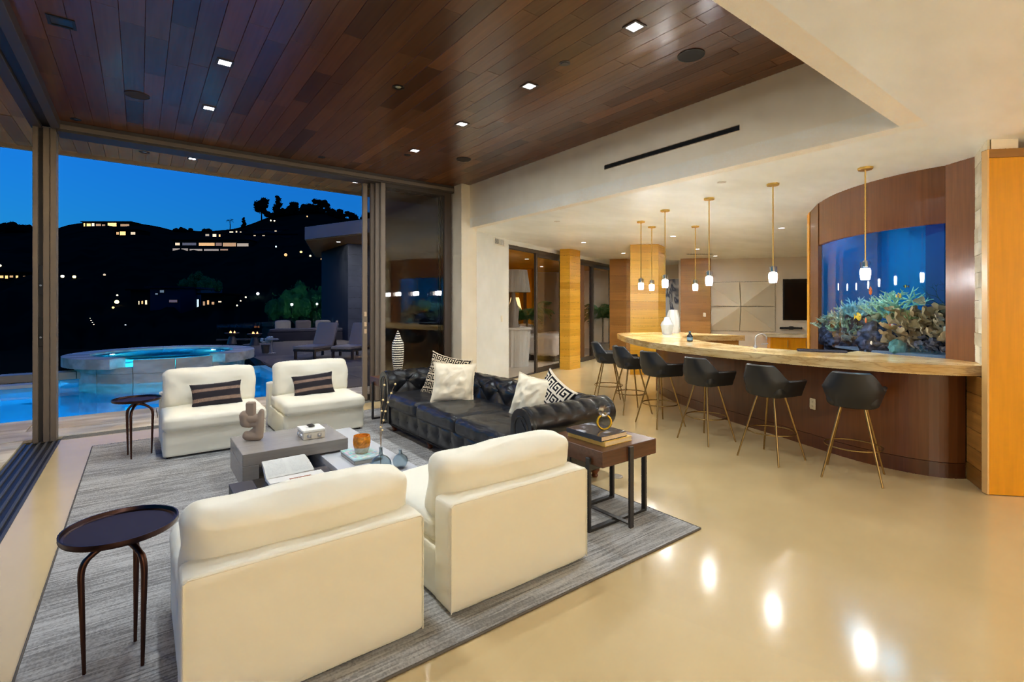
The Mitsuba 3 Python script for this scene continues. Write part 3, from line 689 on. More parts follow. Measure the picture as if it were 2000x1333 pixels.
throw('lumbar_pillow', 'dark striped lumbar pillow on the far white chair nearest the sofa', .46, .25, .12, 'lumbar_weave', (1.66, 6.14, .552), .0, .26, -.06, group='striped lumbar pillows', seed=2)

# ---------------------------------------------------------------- round tripod tables
def tripod_model():
    BZ, BZ2 = C(112, 78, 60), C(66, 44, 36)
    L = [('tray', S(lathe([(0, .556), (.18, .556), (.196, .560), (.200, .568), (.200, .584), (.194, .584), (.190, .570), (.180, .5645), (0, .5645)], 56), 'metal', C(64, 46, 44), 35)),
         ('inlay', S(lathe([(.179, .5646), (.179, .5660), (0, .5660)], 48), 'matte', C(14, 11, 46))),
         ('hub', S(lathe([(0, .515), (.022, .515), (.026, .53), (.022, .548), (.045, .556), (0, .556)], 24), 'metal', BZ, 40))]
    for i in range(3):
        a = .35 + i * 2 * pi / 3
        c, s = math.cos(a), math.sin(a)
        p = np.vstack([bez((0, 0, .525), (.045, 0, .53), (.105, 0, .475), n=8), bez((.105, 0, .475), (.128, 0, .455), (.128, 0, .40), n=6)[1:], [(.124, 0, .25), (.118, 0, .013)]])
        r = np.r_[np.linspace(.016, .011, 8), np.linspace(.013, .012, 5), [.010, .0065]]
        L.append((f'leg#{i}', S(tube(np.stack([p[:, 0] * c, p[:, 0] * s, p[:, 2]], 1), r, 10), 'metal', BZ2 * 1.6, 50)))
    return L
TM = tripod_model()
for x, y, rz, lab in ((-.062, 2.64, .82, 'round bronze tripod side table nearest the viewer, with dark blue tray top'), (-.022, 6.13, -.21, 'round bronze tripod side table beside the far white chair')):
    k = thing('tripod_table', lab, 'side table', 'round tripod side tables'); place(k, TM, at_(x, y, 0, rz))

# ---------------------------------------------------------------- nested coffee tables and what stands on them
k = thing('coffee_table', 'tall grey wood coffee table block bridging over the pale low one', 'coffee table')
part(k, 'top', S(cb(.663, 4.50, .188, 1.52, 5.17, .29, .004), 'grey_wood', uv=(.35, 0)))
part(k, 'leg', S(cb(.663, 4.50, .0115, .785, 5.17, .1875, .003), 'grey_wood', uv=(.3, 0))); part(k, 'leg', S(cb(1.12, 4.85, .0115, 1.265, 5.17, .1875, .003), 'grey_wood', uv=(.2, 0)))
k = thing('coffee_table', 'low pale grey coffee table block beside the sofa', 'coffee table')
part(k, 'top', S(cb(1.28, 3.30, .115, 1.83, 5.36, .17, .003), 'satin', C(184, 186, 190)))
part(k, 'base', S(cb(1.29, 3.31, .0115, 1.82, 5.35, .1145, .003), 'satin', C(172, 172, 174)))
k = thing('coffee_table', 'low dark coffee table block under the open book', 'coffee table')
part(k, 'body', S(cb(.54, 3.40, .0115, 1.262, 4.29, .132, .004), 'satin', C(38, 34, 34)))
for a, b in ((.54, .70), (1.04, 1.262)): part(k, 'top_board', S(cb(a, 3.40, .132, b - .001, 4.29, .14, .002), 'satin', C(58, 56, 62)))
for a, b in ((.70, .868), (.869, 1.04)): part(k, 'black_panel', S(cb(a, 3.40, .132, b - .001, 4.29, .139, .002), 'gloss', C(26, 22, 22)))  # black glossy middle of the top, between paler end boards
# sculpture
def chain(pts, n=10):
    out = None
    sp = [m3.Manifold.sphere(r, 20).translate(p) for *p, r in pts]
    for a, b in zip(sp, sp[1:] or sp):
        h = m3.Manifold.batch_hull([a, b]); out = h if out is None else out + h
    return out
q = .00092
def sp(x, y, r, d=0.0): return ((x - 300) * q, d, (450 - y) * q, r * q)
body = chain([sp(240, 205, 52), sp(245, 268, 50), sp(285, 300, 24)]) + chain([sp(392, 165, 24), sp(375, 240, 42), sp(368, 330, 44), sp(362, 402, 44)]) + chain([sp(262, 398, 46), sp(300, 402, 46), sp(362, 402, 46)]) + chain([sp(285, 232, 48), sp(350, 232, 44)]) + chain([sp(292, 282, 30), sp(360, 292, 42)]) + chain([sp(290, 365, 18), sp(340, 345, 34)])
body = tm(body.trim_by_plane((0, 0, 1), .004).refine_to_length(.012))
body = trimesh.Trimesh(body.vertices * [1, .9, 1], body.faces); trimesh.smoothing.filter_taubin(body, iterations=8)
k = thing('sculpture', 'taupe ceramic abstract figure sculpture standing on the grey coffee table', 'sculpture')
v = np.array(body.vertices); v[:, 2] -= v[:, 2].min()
part(k, 'body', S(mv(trimesh.Trimesh(v, body.faces, process=False), (.80, 4.93, .2905), rz=-.5), 'matte', C(150, 132, 116), True))
part(k, 'neck', S(mv(cb(-.036, -.03, .20, .036, .03, .345, .008), (.795, 4.935, .2905), rz=-.5), 'matte', C(146, 128, 112)))
# box with stone knobs
k = thing('trinket_box', 'white square box with mirrored knobs on the grey coffee table', 'box')
bx, by = 1.262, 4.745
part(k, 'body', S(cb(bx - .095, by - .105, .2905, bx + .095, by + .105, .352, .004), 'satin', C(206, 198, 180)))
part(k, 'lid', S(cb(bx - .098, by - .108, .353, bx + .098, by + .108, .378, .005), 'satin', C(228, 226, 216)))
for i in range(6): part(k, 'pebble', S(mv(blob(i, 2, .2, s=(.016, .013, .010)), (bx + RNG.uniform(-.03, .03), by + RNG.uniform(-.018, .018), .386 + .006 * (i % 3))), 'gloss', C(60, 58, 56), True))
for a in (-.045, .045):
    part(k, 'knob', S(mv(lathe([(0, .0), (.019, 0), (.017, .010), (.008, .015), (0, .015)], 20), (bx + a, by - .105, .322), rx=pi / 2), 'metal', C(200, 200, 205), 30))
    part(k, 'knob', S(mv(lathe([(0, .0), (.019, 0), (.017, .010), (.008, .015), (0, .015)], 20), (bx - .095, by + a, .322), ry=-pi / 2), 'metal', C(200, 200, 205), 30))
# shell box and amber bowl
k = thing('shell_box', 'flat silvery inlaid box under the amber bowl on the pale coffee table', 'box')
part(k, 'body', S(cb(1.42, 4.05, .1705, 1.665, 4.40, .200, .004), 'satin', C(150, 148, 142)))
part(k, 'lid', S(cb(1.417, 4.047, .2015, 1.668, 4.403, .216, .003), 'gloss', C(168, 190, 192)))
g_ = [(a, b) for a in range(10) for b in range(14)]
part(k, 'inlay', S(J([cb(1.422 + a * .0242, 4.052 + b * .0248, .216, 1.444 + a * .0242, 4.075 + b * .0248, .2168 + .0006 * RNG.random(), .0003) for a, b in g_]), 'gloss', np.repeat(np.array([C(*(int(150 + 70 * RNG.random()), int(185 + 40 * RNG.random()), int(190 + 30 * RNG.random()))) for _ in g_]), 24, axis=0)), kind='stuff')
k = thing('candle_bowl', 'mottled amber glass bowl on the silvery box', 'bowl')
def bowl_shape(r, h, t, n=40):
    z = np.linspace(0, 1, 14)
    ro = r * (.72 + .30 * np.sin(np.clip(z * 2.3, 0, pi)) ** 1.0) * np.where(z > .85, 1, 1)
    out = np.stack([ro, z * h], 1); inn = np.stack([np.maximum(ro - t, .001), np.maximum(z * h, t)], 1)[::-1]
    return lathe(np.vstack([[(0, 0)], out, inn, [(0, t)]]), n)
m = bowl_shape(.072, .15, .005)
vv = np.array(m.vertices); f = nfbm(vv * 42, 3, 4)[:, None]; hh = np.clip(vv[:, 2:3] / .15, 0, 1)
col = C(230, 150, 50) * (1 - f) * 1.1 + C(120, 52, 10) * f
col = np.where(hh < .33, C(190, 186, 170) * (.5 + .8 * f), col * (0.6 + 1.2 * nfbm(vv * 90, 2, 9)[:, None]))
part(k, 'bowl', S(mv(m, (1.545, 4.22, .2175)), 'gloss', col, True))
part(k, 'candle', S(mv(lathe([(0, 0), (.055, 0), (.058, .09), (0, .09)], 24), (1.545, 4.22, .224)), 'satin', C(240, 190, 110)))
# vases with the branch
def bottle(R, h, neck):
    a = np.linspace(-pi / 2, pi / 2 - math.asin(neck / R) - .12, 20)
    o = np.stack([R * np.cos(a), R * .92 + R * .92 * np.sin(a)], 1); o[0, 0] = 0
    top = np.array([(neck * 1.15, o[-1, 1] + .014), (neck, o[-1, 1] + .03), (neck, h - .006), (neck * 1.25, h)])
    o = np.vstack([o, top])
    i_ = o[::-1].copy(); i_[:, 0] = np.maximum(i_[:, 0] - .004, 0); i_[-1] = (0, .006); i_[:, 1] = np.maximum(i_[:, 1], .006)
    return lathe(np.vstack([o, i_]), 40)
k = thing('bottle_vase', 'larger smoky glass bottle vase on the pale coffee table, holding a branch', 'vase', 'smoky bottle vases', S(mv(bottle(.083, .215, .013), (1.51, 3.71, .1705)), 'smoke_glass', None, True))
k = thing('bottle_vase', 'smaller smoky glass bottle vase on the pale coffee table', 'vase', 'smoky bottle vases', S(mv(bottle(.062, .15, .012), (1.70, 3.77, .1705)), 'smoke_glass', None, True))
k = thing('blossom_branch', 'thin branch with cotton buds standing in the larger bottle vase', 'branch')
st = [np.vstack([bez((1.512, 3.71, .19), (1.505, 3.712, .36), (1.53, 3.73, .55), n=10), bez((1.53, 3.73, .55), (1.56, 3.75, .70), (1.64, 3.74, .86), n=10)[1:]]),
      np.vstack([bez((1.514, 3.712, .37), (1.50, 3.73, .55), (1.545, 3.76, .74), n=10), bez((1.545, 3.76, .74), (1.555, 3.77, .84), (1.575, 3.775, .93), n=6)[1:]])]
for s in st: part(k, 'stem', S(tube(s, np.linspace(.0024, .001, len(s)), 6), 'matte', C(150, 124, 92)))
for s, i in ((0, 8), (0, 10), (0, 12), (0, 14), (0, 16), (0, 18), (1, 4), (1, 7), (1, 9), (1, 12)):
    part(k, 'bud', S(mv(blob(i, 1, .2, s=(.0095, .0095, .0085)), st[s][i] + [.004, 0, .006]), 'matte', C(236, 214, 160), True))
# open book
k = thing('open_book', 'open book with printed pages on the dark coffee table', 'book')
A = np.array([[.775, 4.155, .165], [1.135, 4.175, .165]]); B = np.array([[.775, 4.335, .255], [1.10, 4.345, .255]])
pg = np.array([[B[0], B[1]], [A[0], A[1]]])
u_ = np.linspace(0, 1, 9); P_ = np.array([[B[0] * (1 - a) * (1 - b) + B[1] * a * (1 - b) + A[0] * (1 - a) * b + A[1] * a * b + [0, 0, .012 * math.sin(pi * b)] for b in u_] for a in u_])
uvp = np.array([[(a, b) for b in u_] for a in u_]).reshape(-1, 2)
part(k, 'page', S(grid(P_), 'printed_page', None, True, uv=uvp))
w_ = m3.Manifold.hull_points(np.array([[.775, 4.155, .141], [1.135, 4.175, .141], [.775, 4.155, .163], [1.135, 4.175, .163], [.775, 4.335, .252], [1.10, 4.345, .252], [.775, 4.345, .246], [1.10, 4.355, .246], [.775, 4.2, .141], [1.12, 4.21, .141]], np.float32))
part(k, 'page_block', S(w_, 'matte', C(222, 220, 212)))
part(k, 'page_block', S(J(cb(.775, 4.03, .1405, 1.17, 4.152, .158, .002), cb(.778, 4.035, .158, 1.18, 4.152, .163, .001)), 'matte', C(206, 204, 198)))
part(k, 'cover_picture', S(cb(.92, 4.029, .150, 1.08, 4.07, .1640, .0008), 'satin', C(150, 100, 78)))
# ---------------------------------------------------------------- block side tables
def block_table():
    f = C(34, 32, 32)
    L = [('block', S(cb(-.275, -.27, .455, .275, .27, .56, .004), 'table_wood', uv=(.6, 0)))]
    for i, y in enumerate((-.155, .15)):
        w = .018
        L.append((f'frame#{i}', S(J(cb(-.297, y - w, .0115, -.277, y + w, .50, .002), cb(.277, y - w, .0115, .297, y + w, .50, .002), cb(-.277, y - w, .0115, .277, y + w, .030, .002)), 'satin', f)))
    L.append(('frame#2', S(J(cb(-.03, -.292, .0115, .006, -.272, .555, .002), cb(-.03, .272, .0115, .006, .292, .555, .002), cb(-.03, -.272, .0305, .006, .272, .040, .002)), 'satin', f * 1.6)))
    return L
BT = block_table()
for x, y, z, lab in ((2.638, 2.437, 0, 'dark wood block side table on black steel legs, two books on it'), (2.72, 6.10, 0, 'dark block side table on black legs behind the far arm of the sofa')):
    k = thing('block_table', lab, 'side table', 'block side tables'); place(k, BT, at_(x, y, z))
k = thing('book', 'cream book with yellow edge, lower of the two on the block side table', 'book', 'books on the block side table')
part(k, 'cover', S(J(cb(2.46, 2.235, .5605, 2.735, 2.59, .564, .001), cb(2.46, 2.235, .589, 2.735, 2.59, .5925, .001), cb(2.46, 2.235, .5605, 2.4635, 2.59, .5925, .001)), 'satin', C(226, 186, 92)))
part(k, 'pages', S(box(2.4638, 2.239, .5642, 2.731, 2.586, .5888), 'matte', C(232, 214, 176)))
k = thing('book', 'dark photo cover book, upper of the two on the block side table', 'book', 'books on the block side table')
m = cb(2.44, 2.25, .6235, 2.70, 2.585, .627, .001); uvm = (np.array(m.vertices)[:, :2] - [2.44, 2.25]) / [.26, .335]
part(k, 'cover', S(m, 'photo_cover', None, uv=uvm))
part(k, 'cover', S(J(cb(2.44, 2.25, .593, 2.70, 2.585, .5965, .001), cb(2.44, 2.25, .5965, 2.4435, 2.585, .6235, .001)), 'satin', C(30, 32, 44)))
part(k, 'pages', S(box(2.4438, 2.254, .5967, 2.697, 2.581, .6232), 'matte', C(226, 204, 176)))
k = thing('ring_ornament', 'large gold ring ornament with a clear crystal ball, on the stacked books', 'ornament')
a = np.linspace(pi * .62, pi * 2.38, 40); cx, cy, cz = 2.60, 2.37, .6275 + .054
pts = np.stack([cx + .048 * np.cos(a) * .8, cy - .048 * np.cos(a) * .6, cz + .05 * np.sin(a)], 1)
part(k, 'band', S(tube(pts, .0062 + .002 * np.abs(np.cos(a)), 10), 'metal', C(232, 186, 60), True))
part(k, 'crystal', S(mv(trimesh.creation.icosphere(subdivisions=2, radius=.041), (cx, cy, cz + .077)), 'clear_glass'))
# striped totem vase on the hidden table
k = thing('totem_vase', 'tall black and white striped lidded vase on the side table behind the sofa', 'vase')
vx, vy, vz = 2.79, 6.26, .5605
prof = [(.045, 0), (.05, .01), (.036, .03), (.05, .05), (.066, .12), (.078, .22), (.082, .34), (.080, .42), (.070, .45), (.05, .48), (.034, .53), (.018, .575), (.004, .60)]
pz = np.array(prof)
zz = np.linspace(0, .60, 40)
for i in range(39):
    r0, r1 = np.interp([zz[i], zz[i + 1]], pz[:, 1], pz[:, 0])
    bl = i % 2 == 1 and i > 2
    k_ = -.003 if bl else 0
    part(k, 'dark_band' if bl else 'white_band', S(mv(lathe([(0, zz[i]), (r0 + k_, zz[i]), (r1 + k_, zz[i + 1]), (0, zz[i + 1])], 32), (vx, vy, vz)), 'satin', C(30, 26, 24) if bl else C(236, 228, 208), 30))

# ---------------------------------------------------------------- chesterfield sofa
BL = 'black_leather'
so = thing('leather_sofa', 'black tufted leather sofa with rolled arms, standing across the rug edge', 'sofa')
def roll_profile():
    a = np.radians(np.linspace(172, -55, 30))
    inner = np.array([(0, .34), (.012, .42), (.03, .50)])
    arc = np.stack([.165 + .128 * np.cos(a), .582 + .128 * np.sin(a)], 1)
    return np.vstack([inner, arc[1:], [(.225, .44), (.222, .28), (.222, .115)]])
RP = roll_profile()
def resample(p, n):
    d = np.r_[0, np.cumsum(np.linalg.norm(np.diff(p, axis=0), axis=1))]
    s = np.linspace(0, d[-1], n)
    return np.stack([np.interp(s, d, p[:, 0]), np.interp(s, d, p[:, 1])], 1), s
PP, PS = resample(RP, 84)
tang = np.gradient(PP, axis=0); tang /= np.linalg.norm(tang, axis=1, keepdims=True)
PN = np.stack([-tang[:, 1], tang[:, 0]], 1)
def tufted(length, n, a=.17, b=.13, D=.038, ph=0.0):
    s = np.linspace(0, length, n)
    X = (s[:, None] / a + ph); Y = PS[None, :] / b
    dia = np.sqrt(np.abs(np.sin(pi * (X + Y) / 2)) * np.abs(np.sin(pi * (X - Y) / 2)) + 1e-9)
    ple = np.sqrt(np.abs(np.sin(pi * X)) + 1e-9) * .5 + .5
    w = np.clip((.44 - PS) / .1, 0, 1)[None, :]
    w2 = np.clip((.66 - PS) / .16, 0, 1)[None, :]
    f = D * (dia * w + (1 - w) * (1 - w2 * .35 * (1 - ple) * 2) - .75)
    f = f + .006 * (nfbm(np.stack([s[:, None] * 6 + 0 * Y, Y * 3 + 0 * X, 0 * X * Y], -1), 3, 2) - .5)
    edge = np.clip(np.minimum(s, length - s) / .03, 0, 1)[:, None] ** .5
    p2 = PP[None] + PN[None] * (f * edge - .012 * (1 - edge))[..., None]
    return s, p2
def tuft_buttons(length, a, b, ph, to3, key):
    for j in range(0, 4):
        for i in range(-1, int(length / a) + 2):
            Y = j
            X = i + (j % 2) * 1.0
            if (i + j) % 2: continue
            s = (X - ph) * a if False else (i - ph) * a
            t = j * b
            if .05 < s < length - .05 and .03 < t < .5:
                q = np.array([np.interp(t, PS, PP[:, 0]), np.interp(t, PS, PP[:, 1])]); nn_ = np.array([np.interp(t, PS, PN[:, 0]), np.interp(t, PS, PN[:, 1])])
                part(key, 'button', S(mv(trimesh.creation.icosphere(subdivisions=1, radius=.013), to3(s, q - nn_ * .021)), 'gloss', C(26, 26, 30), True))
def sweep(length, n, to3v, flip, **kw):
    s, p2 = tufted(length, n, **kw)
    P = to3v(np.broadcast_to(s[:, None], p2.shape[:2]), p2[..., 0], p2[..., 1])
    return grid(P, flip=flip)
y0, y1 = 3.13, 5.46
bk = part(so, 'back', S(sweep(y1 - y0 + .3, 150, lambda s, u, z: np.stack([2.96 + u * 1.06, y0 - .15 + s, z], -1), True, a=.165, ph=.25), 'tufted_leather', None, True))
tuft_buttons(y1 - y0 + .3, .165, .13, .25, lambda s, q: (2.96 + q[0] * 1.06, y0 - .15 + s, q[1]), so)
part(so, 'arm', S(sweep(.93, 64, lambda s, u, z: np.stack([2.34 + s, y0 - u, z], -1), True, a=.155, ph=.4), 'tufted_leather', None, True))
part(so, 'arm', S(sweep(.93, 64, lambda s, u, z: np.stack([2.34 + s, y1 + u, z], -1), False, a=.155, ph=.4), 'tufted_leather', None, True))
tuft_buttons(.93, .155, .13, .4, lambda s, q: (2.34 + s, y1 + q[0], q[1]), so)
for sg, yy in ((-1, y0), (1, y1)):
    cp = np.vstack([PP, [(.0, .115)]])
    tri = prism(cp, 0, .02)
    v = np.array(tri.vertices)
    fr = trimesh.Trimesh(np.stack([2.335 + v[:, 2] - .012 + .0, yy + sg * v[:, 0], v[:, 1]], 1), tri.faces if sg < 0 else tri.faces[:, ::-1], process=False)
    part(so, 'arm_front', S(fr, 'tufted_leather', None, 30))
    a = np.linspace(-.2, 2 * pi - .9, 30)
    lp = np.vstack([[(2.322, yy + sg * .11, .16)], np.stack([2.322 + 0 * a, yy + sg * (.165 - .075 * np.cos(a - .2)), .585 + .085 * np.sin(a + 3.4)], 1)])
    scr = np.vstack([[(2.322, yy + sg * .085, .15), (2.322, yy + sg * .085, .5)], np.stack([0 * a + 2.322, yy + sg * (.165 - .08 * np.cos(np.linspace(0, pi, 30))), .55 + .1 * np.sin(np.linspace(0, pi, 30))], 1), [(2.322, yy + sg * .205, .3), (2.322, yy + sg * .2, .15)]])
    part(so, 'scroll_piping', S(tube(scr, .007, 8), 'gloss', C(30, 28, 26), True))
    pan = prism([(.10, .16), (.185, .16), (.19, .4), (.225, .56), (.165, .63), (.105, .56), (.1, .4)], 0, .006); v = np.array(pan.vertices)
    part(so, 'scroll_panel', S(trimesh.Trimesh(np.stack([2.318 + v[:, 2], yy + sg * v[:, 0], v[:, 1]], 1), pan.faces if sg < 0 else pan.faces[:, ::-1], process=False), 'satin', C(20, 20, 24)))
fr = np.array([[(2.345 + .022 * abs(math.sin(pi * (y - y0) / .233)) ** .6 * math.sin(pi * t) ** .5 * -1 - .0, y, .115 + .2 * t) for t in np.linspace(0, 1, 12)] for y in np.linspace(y0 - .02, y1 + .02, 140)])
part(so, 'front_rail', S(grid(fr, flip=True), 'tufted_leather', None, True))
part(so, 'frame', S(J(box(2.36, y0 - .05, .115, 3.19, y1 + .05, .325), cb(2.335, y0 - .02, .10, 3.15, y1 + .02, .116, .004)), 'matte', C(14, 14, 16)))
for i in range(10):
    part(so, 'button', S(mv(trimesh.creation.icosphere(subdivisions=1, radius=.012), (2.343, y0 + .117 * 2 * (i + .0) + .0, .215)), 'gloss', C(26, 26, 30), True)) if i else None
for i in range(3):
    w = (y1 - y0) / 3
    m = cushion(.735, w - .008, .15, .05, .028, None, .012, 20 + i, n=40, freq=5, sag=.012)
    part(so, 'seat_cushion', S(mv(m, (2.645, y0 + w * (i + .5), .40)), BL, None, True))
for x, y in ((2.42, y0 - .08), (2.42, 4.62), (2.42, y1 + .06), (3.18, y0 - .12), (3.18, y1 + .12)):
    part(so, 'foot', S(mv(lathe([(0, 0), (.022, 0), (.03, .012), (.022, .028), (.04, .055), (.044, .075), (.034, .095), (.04, .115), (0, .115)], 24), (x, y, .0115 if x < 2.9 else .001)), 'satin', C(92, 46, 20), 40))
GOLDI = C(232, 218, 188)
throw('sofa_cushion', 'black and cream fret patterned cushion in the far corner of the sofa', .50, .50, .16, 'key_small', (2.83, 5.02, .665), -.95, .32, .18, seed=4, ear=.03)
throw('sofa_cushion', 'ivory silk cushion in front of the fret cushion on the sofa', .44, .42, .17, 'satin', (2.70, 4.62, .665), -.62, .34, .05, col=GOLDI, seed=5, ear=.016, wr=.03, piping=GOLDI * .95)
throw('sofa_cushion', 'ivory silk cushion at the near end of the sofa back', .40, .40, .17, 'satin', (2.86, 3.50, .645), -1.35, .30, .10, col=GOLDI, seed=6, ear=.02, wr=.03, piping=GOLDI * .95)
throw('sofa_cushion', 'bold fret patterned cushion with dark back at the near end of the sofa', .42, .42, .13, 'key_large', (2.93, 3.30, .645), -1.55, .30, .42, seed=7, ear=.03, back=C(34, 34, 44))
k = thing('floor_outlet', 'round metal floor outlet cover beside the sofa foot', 'outlet')
part(k, 'rim', S(mv(ring(.046, .06, .0005, .004, 30), (3.33, 2.90, 0)), 'metal', C(200, 198, 190))); part(k, 'lid', S(mv(lathe([(0, .0006), (.046, .0006), (.046, .003), (0, .003)], 30), (3.33, 2.90, 0)), 'metal', C(180, 180, 176)))

# ---------------------------------------------------------------- bar stools
def stool_model():
    blk = C(24, 25, 28)
    # plan path of the shell: left front -> round the back -> right front (the stool faces +x)
    a = np.linspace(0, 1, 61)
    def plan(s, w, xb, xf, n=3.6):
        th = np.pi * (s - .5)                               # -90..90 degrees, 0 at the back
        c, d = np.cos(th), np.sin(th)
        x = xf - (xf - xb) * np.abs(c) ** (2 / n)
        y = w * np.sign(d) * np.abs(d) ** (2 / n)
        return np.stack([x, -y], -1)
    # height of the rim along s
    q = np.abs(a - .5) * 2
    rim = np.where(q < .44, .925 - .004 * (q / .44) ** 2, np.where(q > .70, .775, .921 - .146 * (q - .44) / .26))
    back = np.clip(1 - q / .8, 0, 1)
    T_ = np.linspace(0, 1, 14)
    O, I = [], []
    for j, t in enumerate(T_):
        z = .625 + (rim - .625) * t
        hz = (z - .625) / .30
        fl = .80 + .22 * np.clip(hz * 2.0, 0, 1) - .62 * np.clip(hz - .5, 0, 1) * np.clip(back * 1.6, 0, 1)
        xb = -.20 - .07 * hz * back
        o = plan(a, .235 * fl, xb * (.86 + .14 * np.minimum(1, hz * 3)), .20 * (.9 + .1 * fl))
        n_ = np.gradient(o, axis=0); n_ = np.stack([-n_[:, 1], n_[:, 0]], 1); n_ /= np.linalg.norm(n_, axis=1, keepdims=True) + 1e-9
        c_ = np.array([.02, 0]); sg = np.sign(((c_ - o) * n_).sum(1))[:, None]
        I_ = o + n_ * sg * .042
        O.append(np.c_[o, z]); I.append(np.c_[I_, np.maximum(z, .66)])
    O, I = np.array(O), np.array(I)
    top = (O[-1] + I[-1]) / 2 + [0, 0, .012]
    G = np.concatenate([O, top[None], I[::-1]], 0)
    shell = grid(G.transpose(1, 0, 2))
    # close the two front ends
    caps = []
    for e in (0, -1):
        loop = G[:, e]; cpt = loop.mean(0)
        v = np.vstack([loop, [cpt]]); n = len(loop); i = np.arange(n - 1)
        f = np.stack([i, i + 1, np.full(n - 1, n)], 1)
        caps.append(trimesh.Trimesh(v, f if e == 0 else f[:, ::-1], process=False))
    shell = J(shell, *caps)
    fix = shell.copy(); fix.merge_vertices(); trimesh.repair.fix_normals(fix)
    L = [('shell', S(fix, 'satin', blk, 50))]
    seat = cushion(.37, .37, .125, .05, .02, None, .003, 5, n=20)
    L.append(('seat', S(mv(seat, (.025, 0, .690)), 'satin', blk * 1.05, True)))
    L.append(('underside', S(mv(lathe([(0, -.014), (.12, -.012), (.175, .002), (.17, .02), (0, .02)], 32), (.0, 0, .622)), 'matte', C(18, 18, 20))))
    br = C(158, 130, 82)
    for i, (sx, sy) in enumerate(((-1, -1), (-1, 1), (1, -1), (1, 1))):
        L.append((f'leg#{i}', S(tube([(.085 * sx, .085 * sy, .625), (.212 * sx, .212 * sy, .012), (.2145 * sx, .2145 * sy, .001)], [.0105, .008, .0075], 10), 'metal', br, 50)))
    t = (.625 - .27) / .613; rr = (.085 + .127 * t) * 1.414 - .011
    an = np.linspace(0, 2 * pi, 49)
    L.append(('footrest', S(tube(np.stack([rr * np.cos(an), rr * np.sin(an), 0 * an + .27], 1), .007, 8, False), 'metal', br, True)))
    return L
def smooth01(x):
    x = np.clip(x, 0, 1); return x * x * (3 - 2 * x)
SM = stool_model()
for i, (x, y, a) in enumerate(((5.01, 1.655, .256), (4.95, 2.335, -.13), (5.04, 3.085, -.16), (5.23, 3.835, -.27), (5.54, 4.55, -.44), (5.80, 5.20, -.72))):
    k = thing('bar_stool', 'black bar stool with brass legs at the curved bar, ' + ['nearest the amber panel', 'second from the amber panel', 'third from the amber panel', 'fourth from the amber panel', 'second from the far end', 'farthest, at the rounded end'][i], 'bar stool', 'black bar stools along the bar')
    place(k, SM, at_(x, y, 0, a))

# ---------------------------------------------------------------- aquarium
FC = spline([(6.99, 2.69), (6.80, 2.55), (6.58, 2.36), (6.31, 2.03), (6.12, 1.65), (6.06, 1.22)], 61)
BC = spline([(7.62, 2.20), (7.42, 1.85), (7.25, 1.35), (7.12, .80)], 61)
aq = thing('aquarium', 'large curved aquarium set into the walnut wall at the back of the bar', 'aquarium')
uu = [0, 14, 29, 44, 55, 60]
for a, b in zip(uu, uu[1:]):
    part(aq, 'header_panel', S(strip(FC[a:b + 1], offset(FC, .05)[a:b + 1], 2.28, ZL) if b < 60 else strip(FC[a:b + 1], offset(FC, .05)[a:b + 1], 2.28, ZL), 'walnut', uv=(float(RNG.uniform(.25, .85)), 0), sm=False))
gl = offset(FC, .022)
part(aq, 'front_glass', S(grid(np.stack([np.c_[gl, 0 * gl[:, 0] + 1.003], np.c_[gl, 0 * gl[:, 0] + 2.30]], 1)), 'pane_glass', None, True))
part(aq, 'back_wall', S(strip(BC, offset(BC, .05), 1.0, 2.62), 'matte', C(6, 100, 164)))
part(aq, 'side_wall', S(J(prism([(6.075, 1.20), (7.12, .80), (7.12, .74), (6.075, 1.14)], 1.0, 2.62), prism([FC[0] + [.03, -.03], BC[0], BC[0] + [.02, .04], FC[0] + [.04, .0]], 1.0, 2.62)), 'matte', C(10, 92, 150)))
part(aq, 'lid', S(prism(np.vstack([offset(FC, .052), BC[::-1]]), 2.56, 2.62), 'matte', C(10, 14, 30)))
part(aq, 'stand', S(prism(np.vstack([offset(FC, .10)[4:], BC[::-1]]), .0, .995), 'matte', C(30, 20, 14)))
sandm = prism(np.vstack([offset(FC, .04), BC[::-1]]), .996, 1.02)
part(aq, 'sand_bed', S(sandm, 'matte', C(96, 120, 150)))
def TP(u, v, z=1.02):
    i = u * 60; j = int(min(59, max(0, math.floor(i)))); f = i - j
    p = FC[j] * (1 - f) + FC[j + 1] * f; q_ = BC[j] * (1 - f) + BC[j + 1] * f
    r = p * (1 - v) + q_ * v
    return np.array([r[0], r[1], z])
part(aq, 'overflow_box', S(prism([TP(.50, .80)[:2], TP(.62, .80)[:2], TP(.62, .97)[:2], TP(.50, .97)[:2]], 1.02, 2.5), 'matte', C(8, 36, 92)))
for u, w in ((.2, 5), (.52, 6), (.85, 5)):
    p = TP(u, .36, 2.50)
    d = S(mv(box(-.10, -.10, -.004, .10, .10, 0), p), 'dark_emit'); d['emitter'] = emit(np.array([.24, .66, 1.0]) * 28 * w / 5, 4.0)
    part(aq, 'tank_lamp', d)
d = S(tube([np.append(p, 1.012) for p in offset(FC, .05)[3:58:3]], .006, 6), 'dark_emit'); d['emitter'] = emit(np.array([.35, .72, 1.0]) * 2.2, .3)
part(aq, 'light_strip', d)
wc = struct('wall_column', 'walnut pilaster right of the aquarium')
part(wc, 'face', S(prism([(6.052, 1.245), (5.885, .985), (5.93, .945), (6.13, 1.22)], 1.001, ZL), 'walnut', uv=(.95, 0)))
part(wc, 'side', S(prism([(5.883, .982), (5.855, .955), (5.90, .92), (5.935, .94)], 1.001, ZL), 'walnut', uv=(.1, 0)))
wc = struct('wall_column_001', 'narrow amber and walnut pilaster left of the aquarium')
part(wc, 'face', S(prism([(6.99, 2.70), (7.55, 3.02), (7.62, 2.94), (7.08, 2.62)], 0, ZL), 'walnut', uv=(.5, 0)))
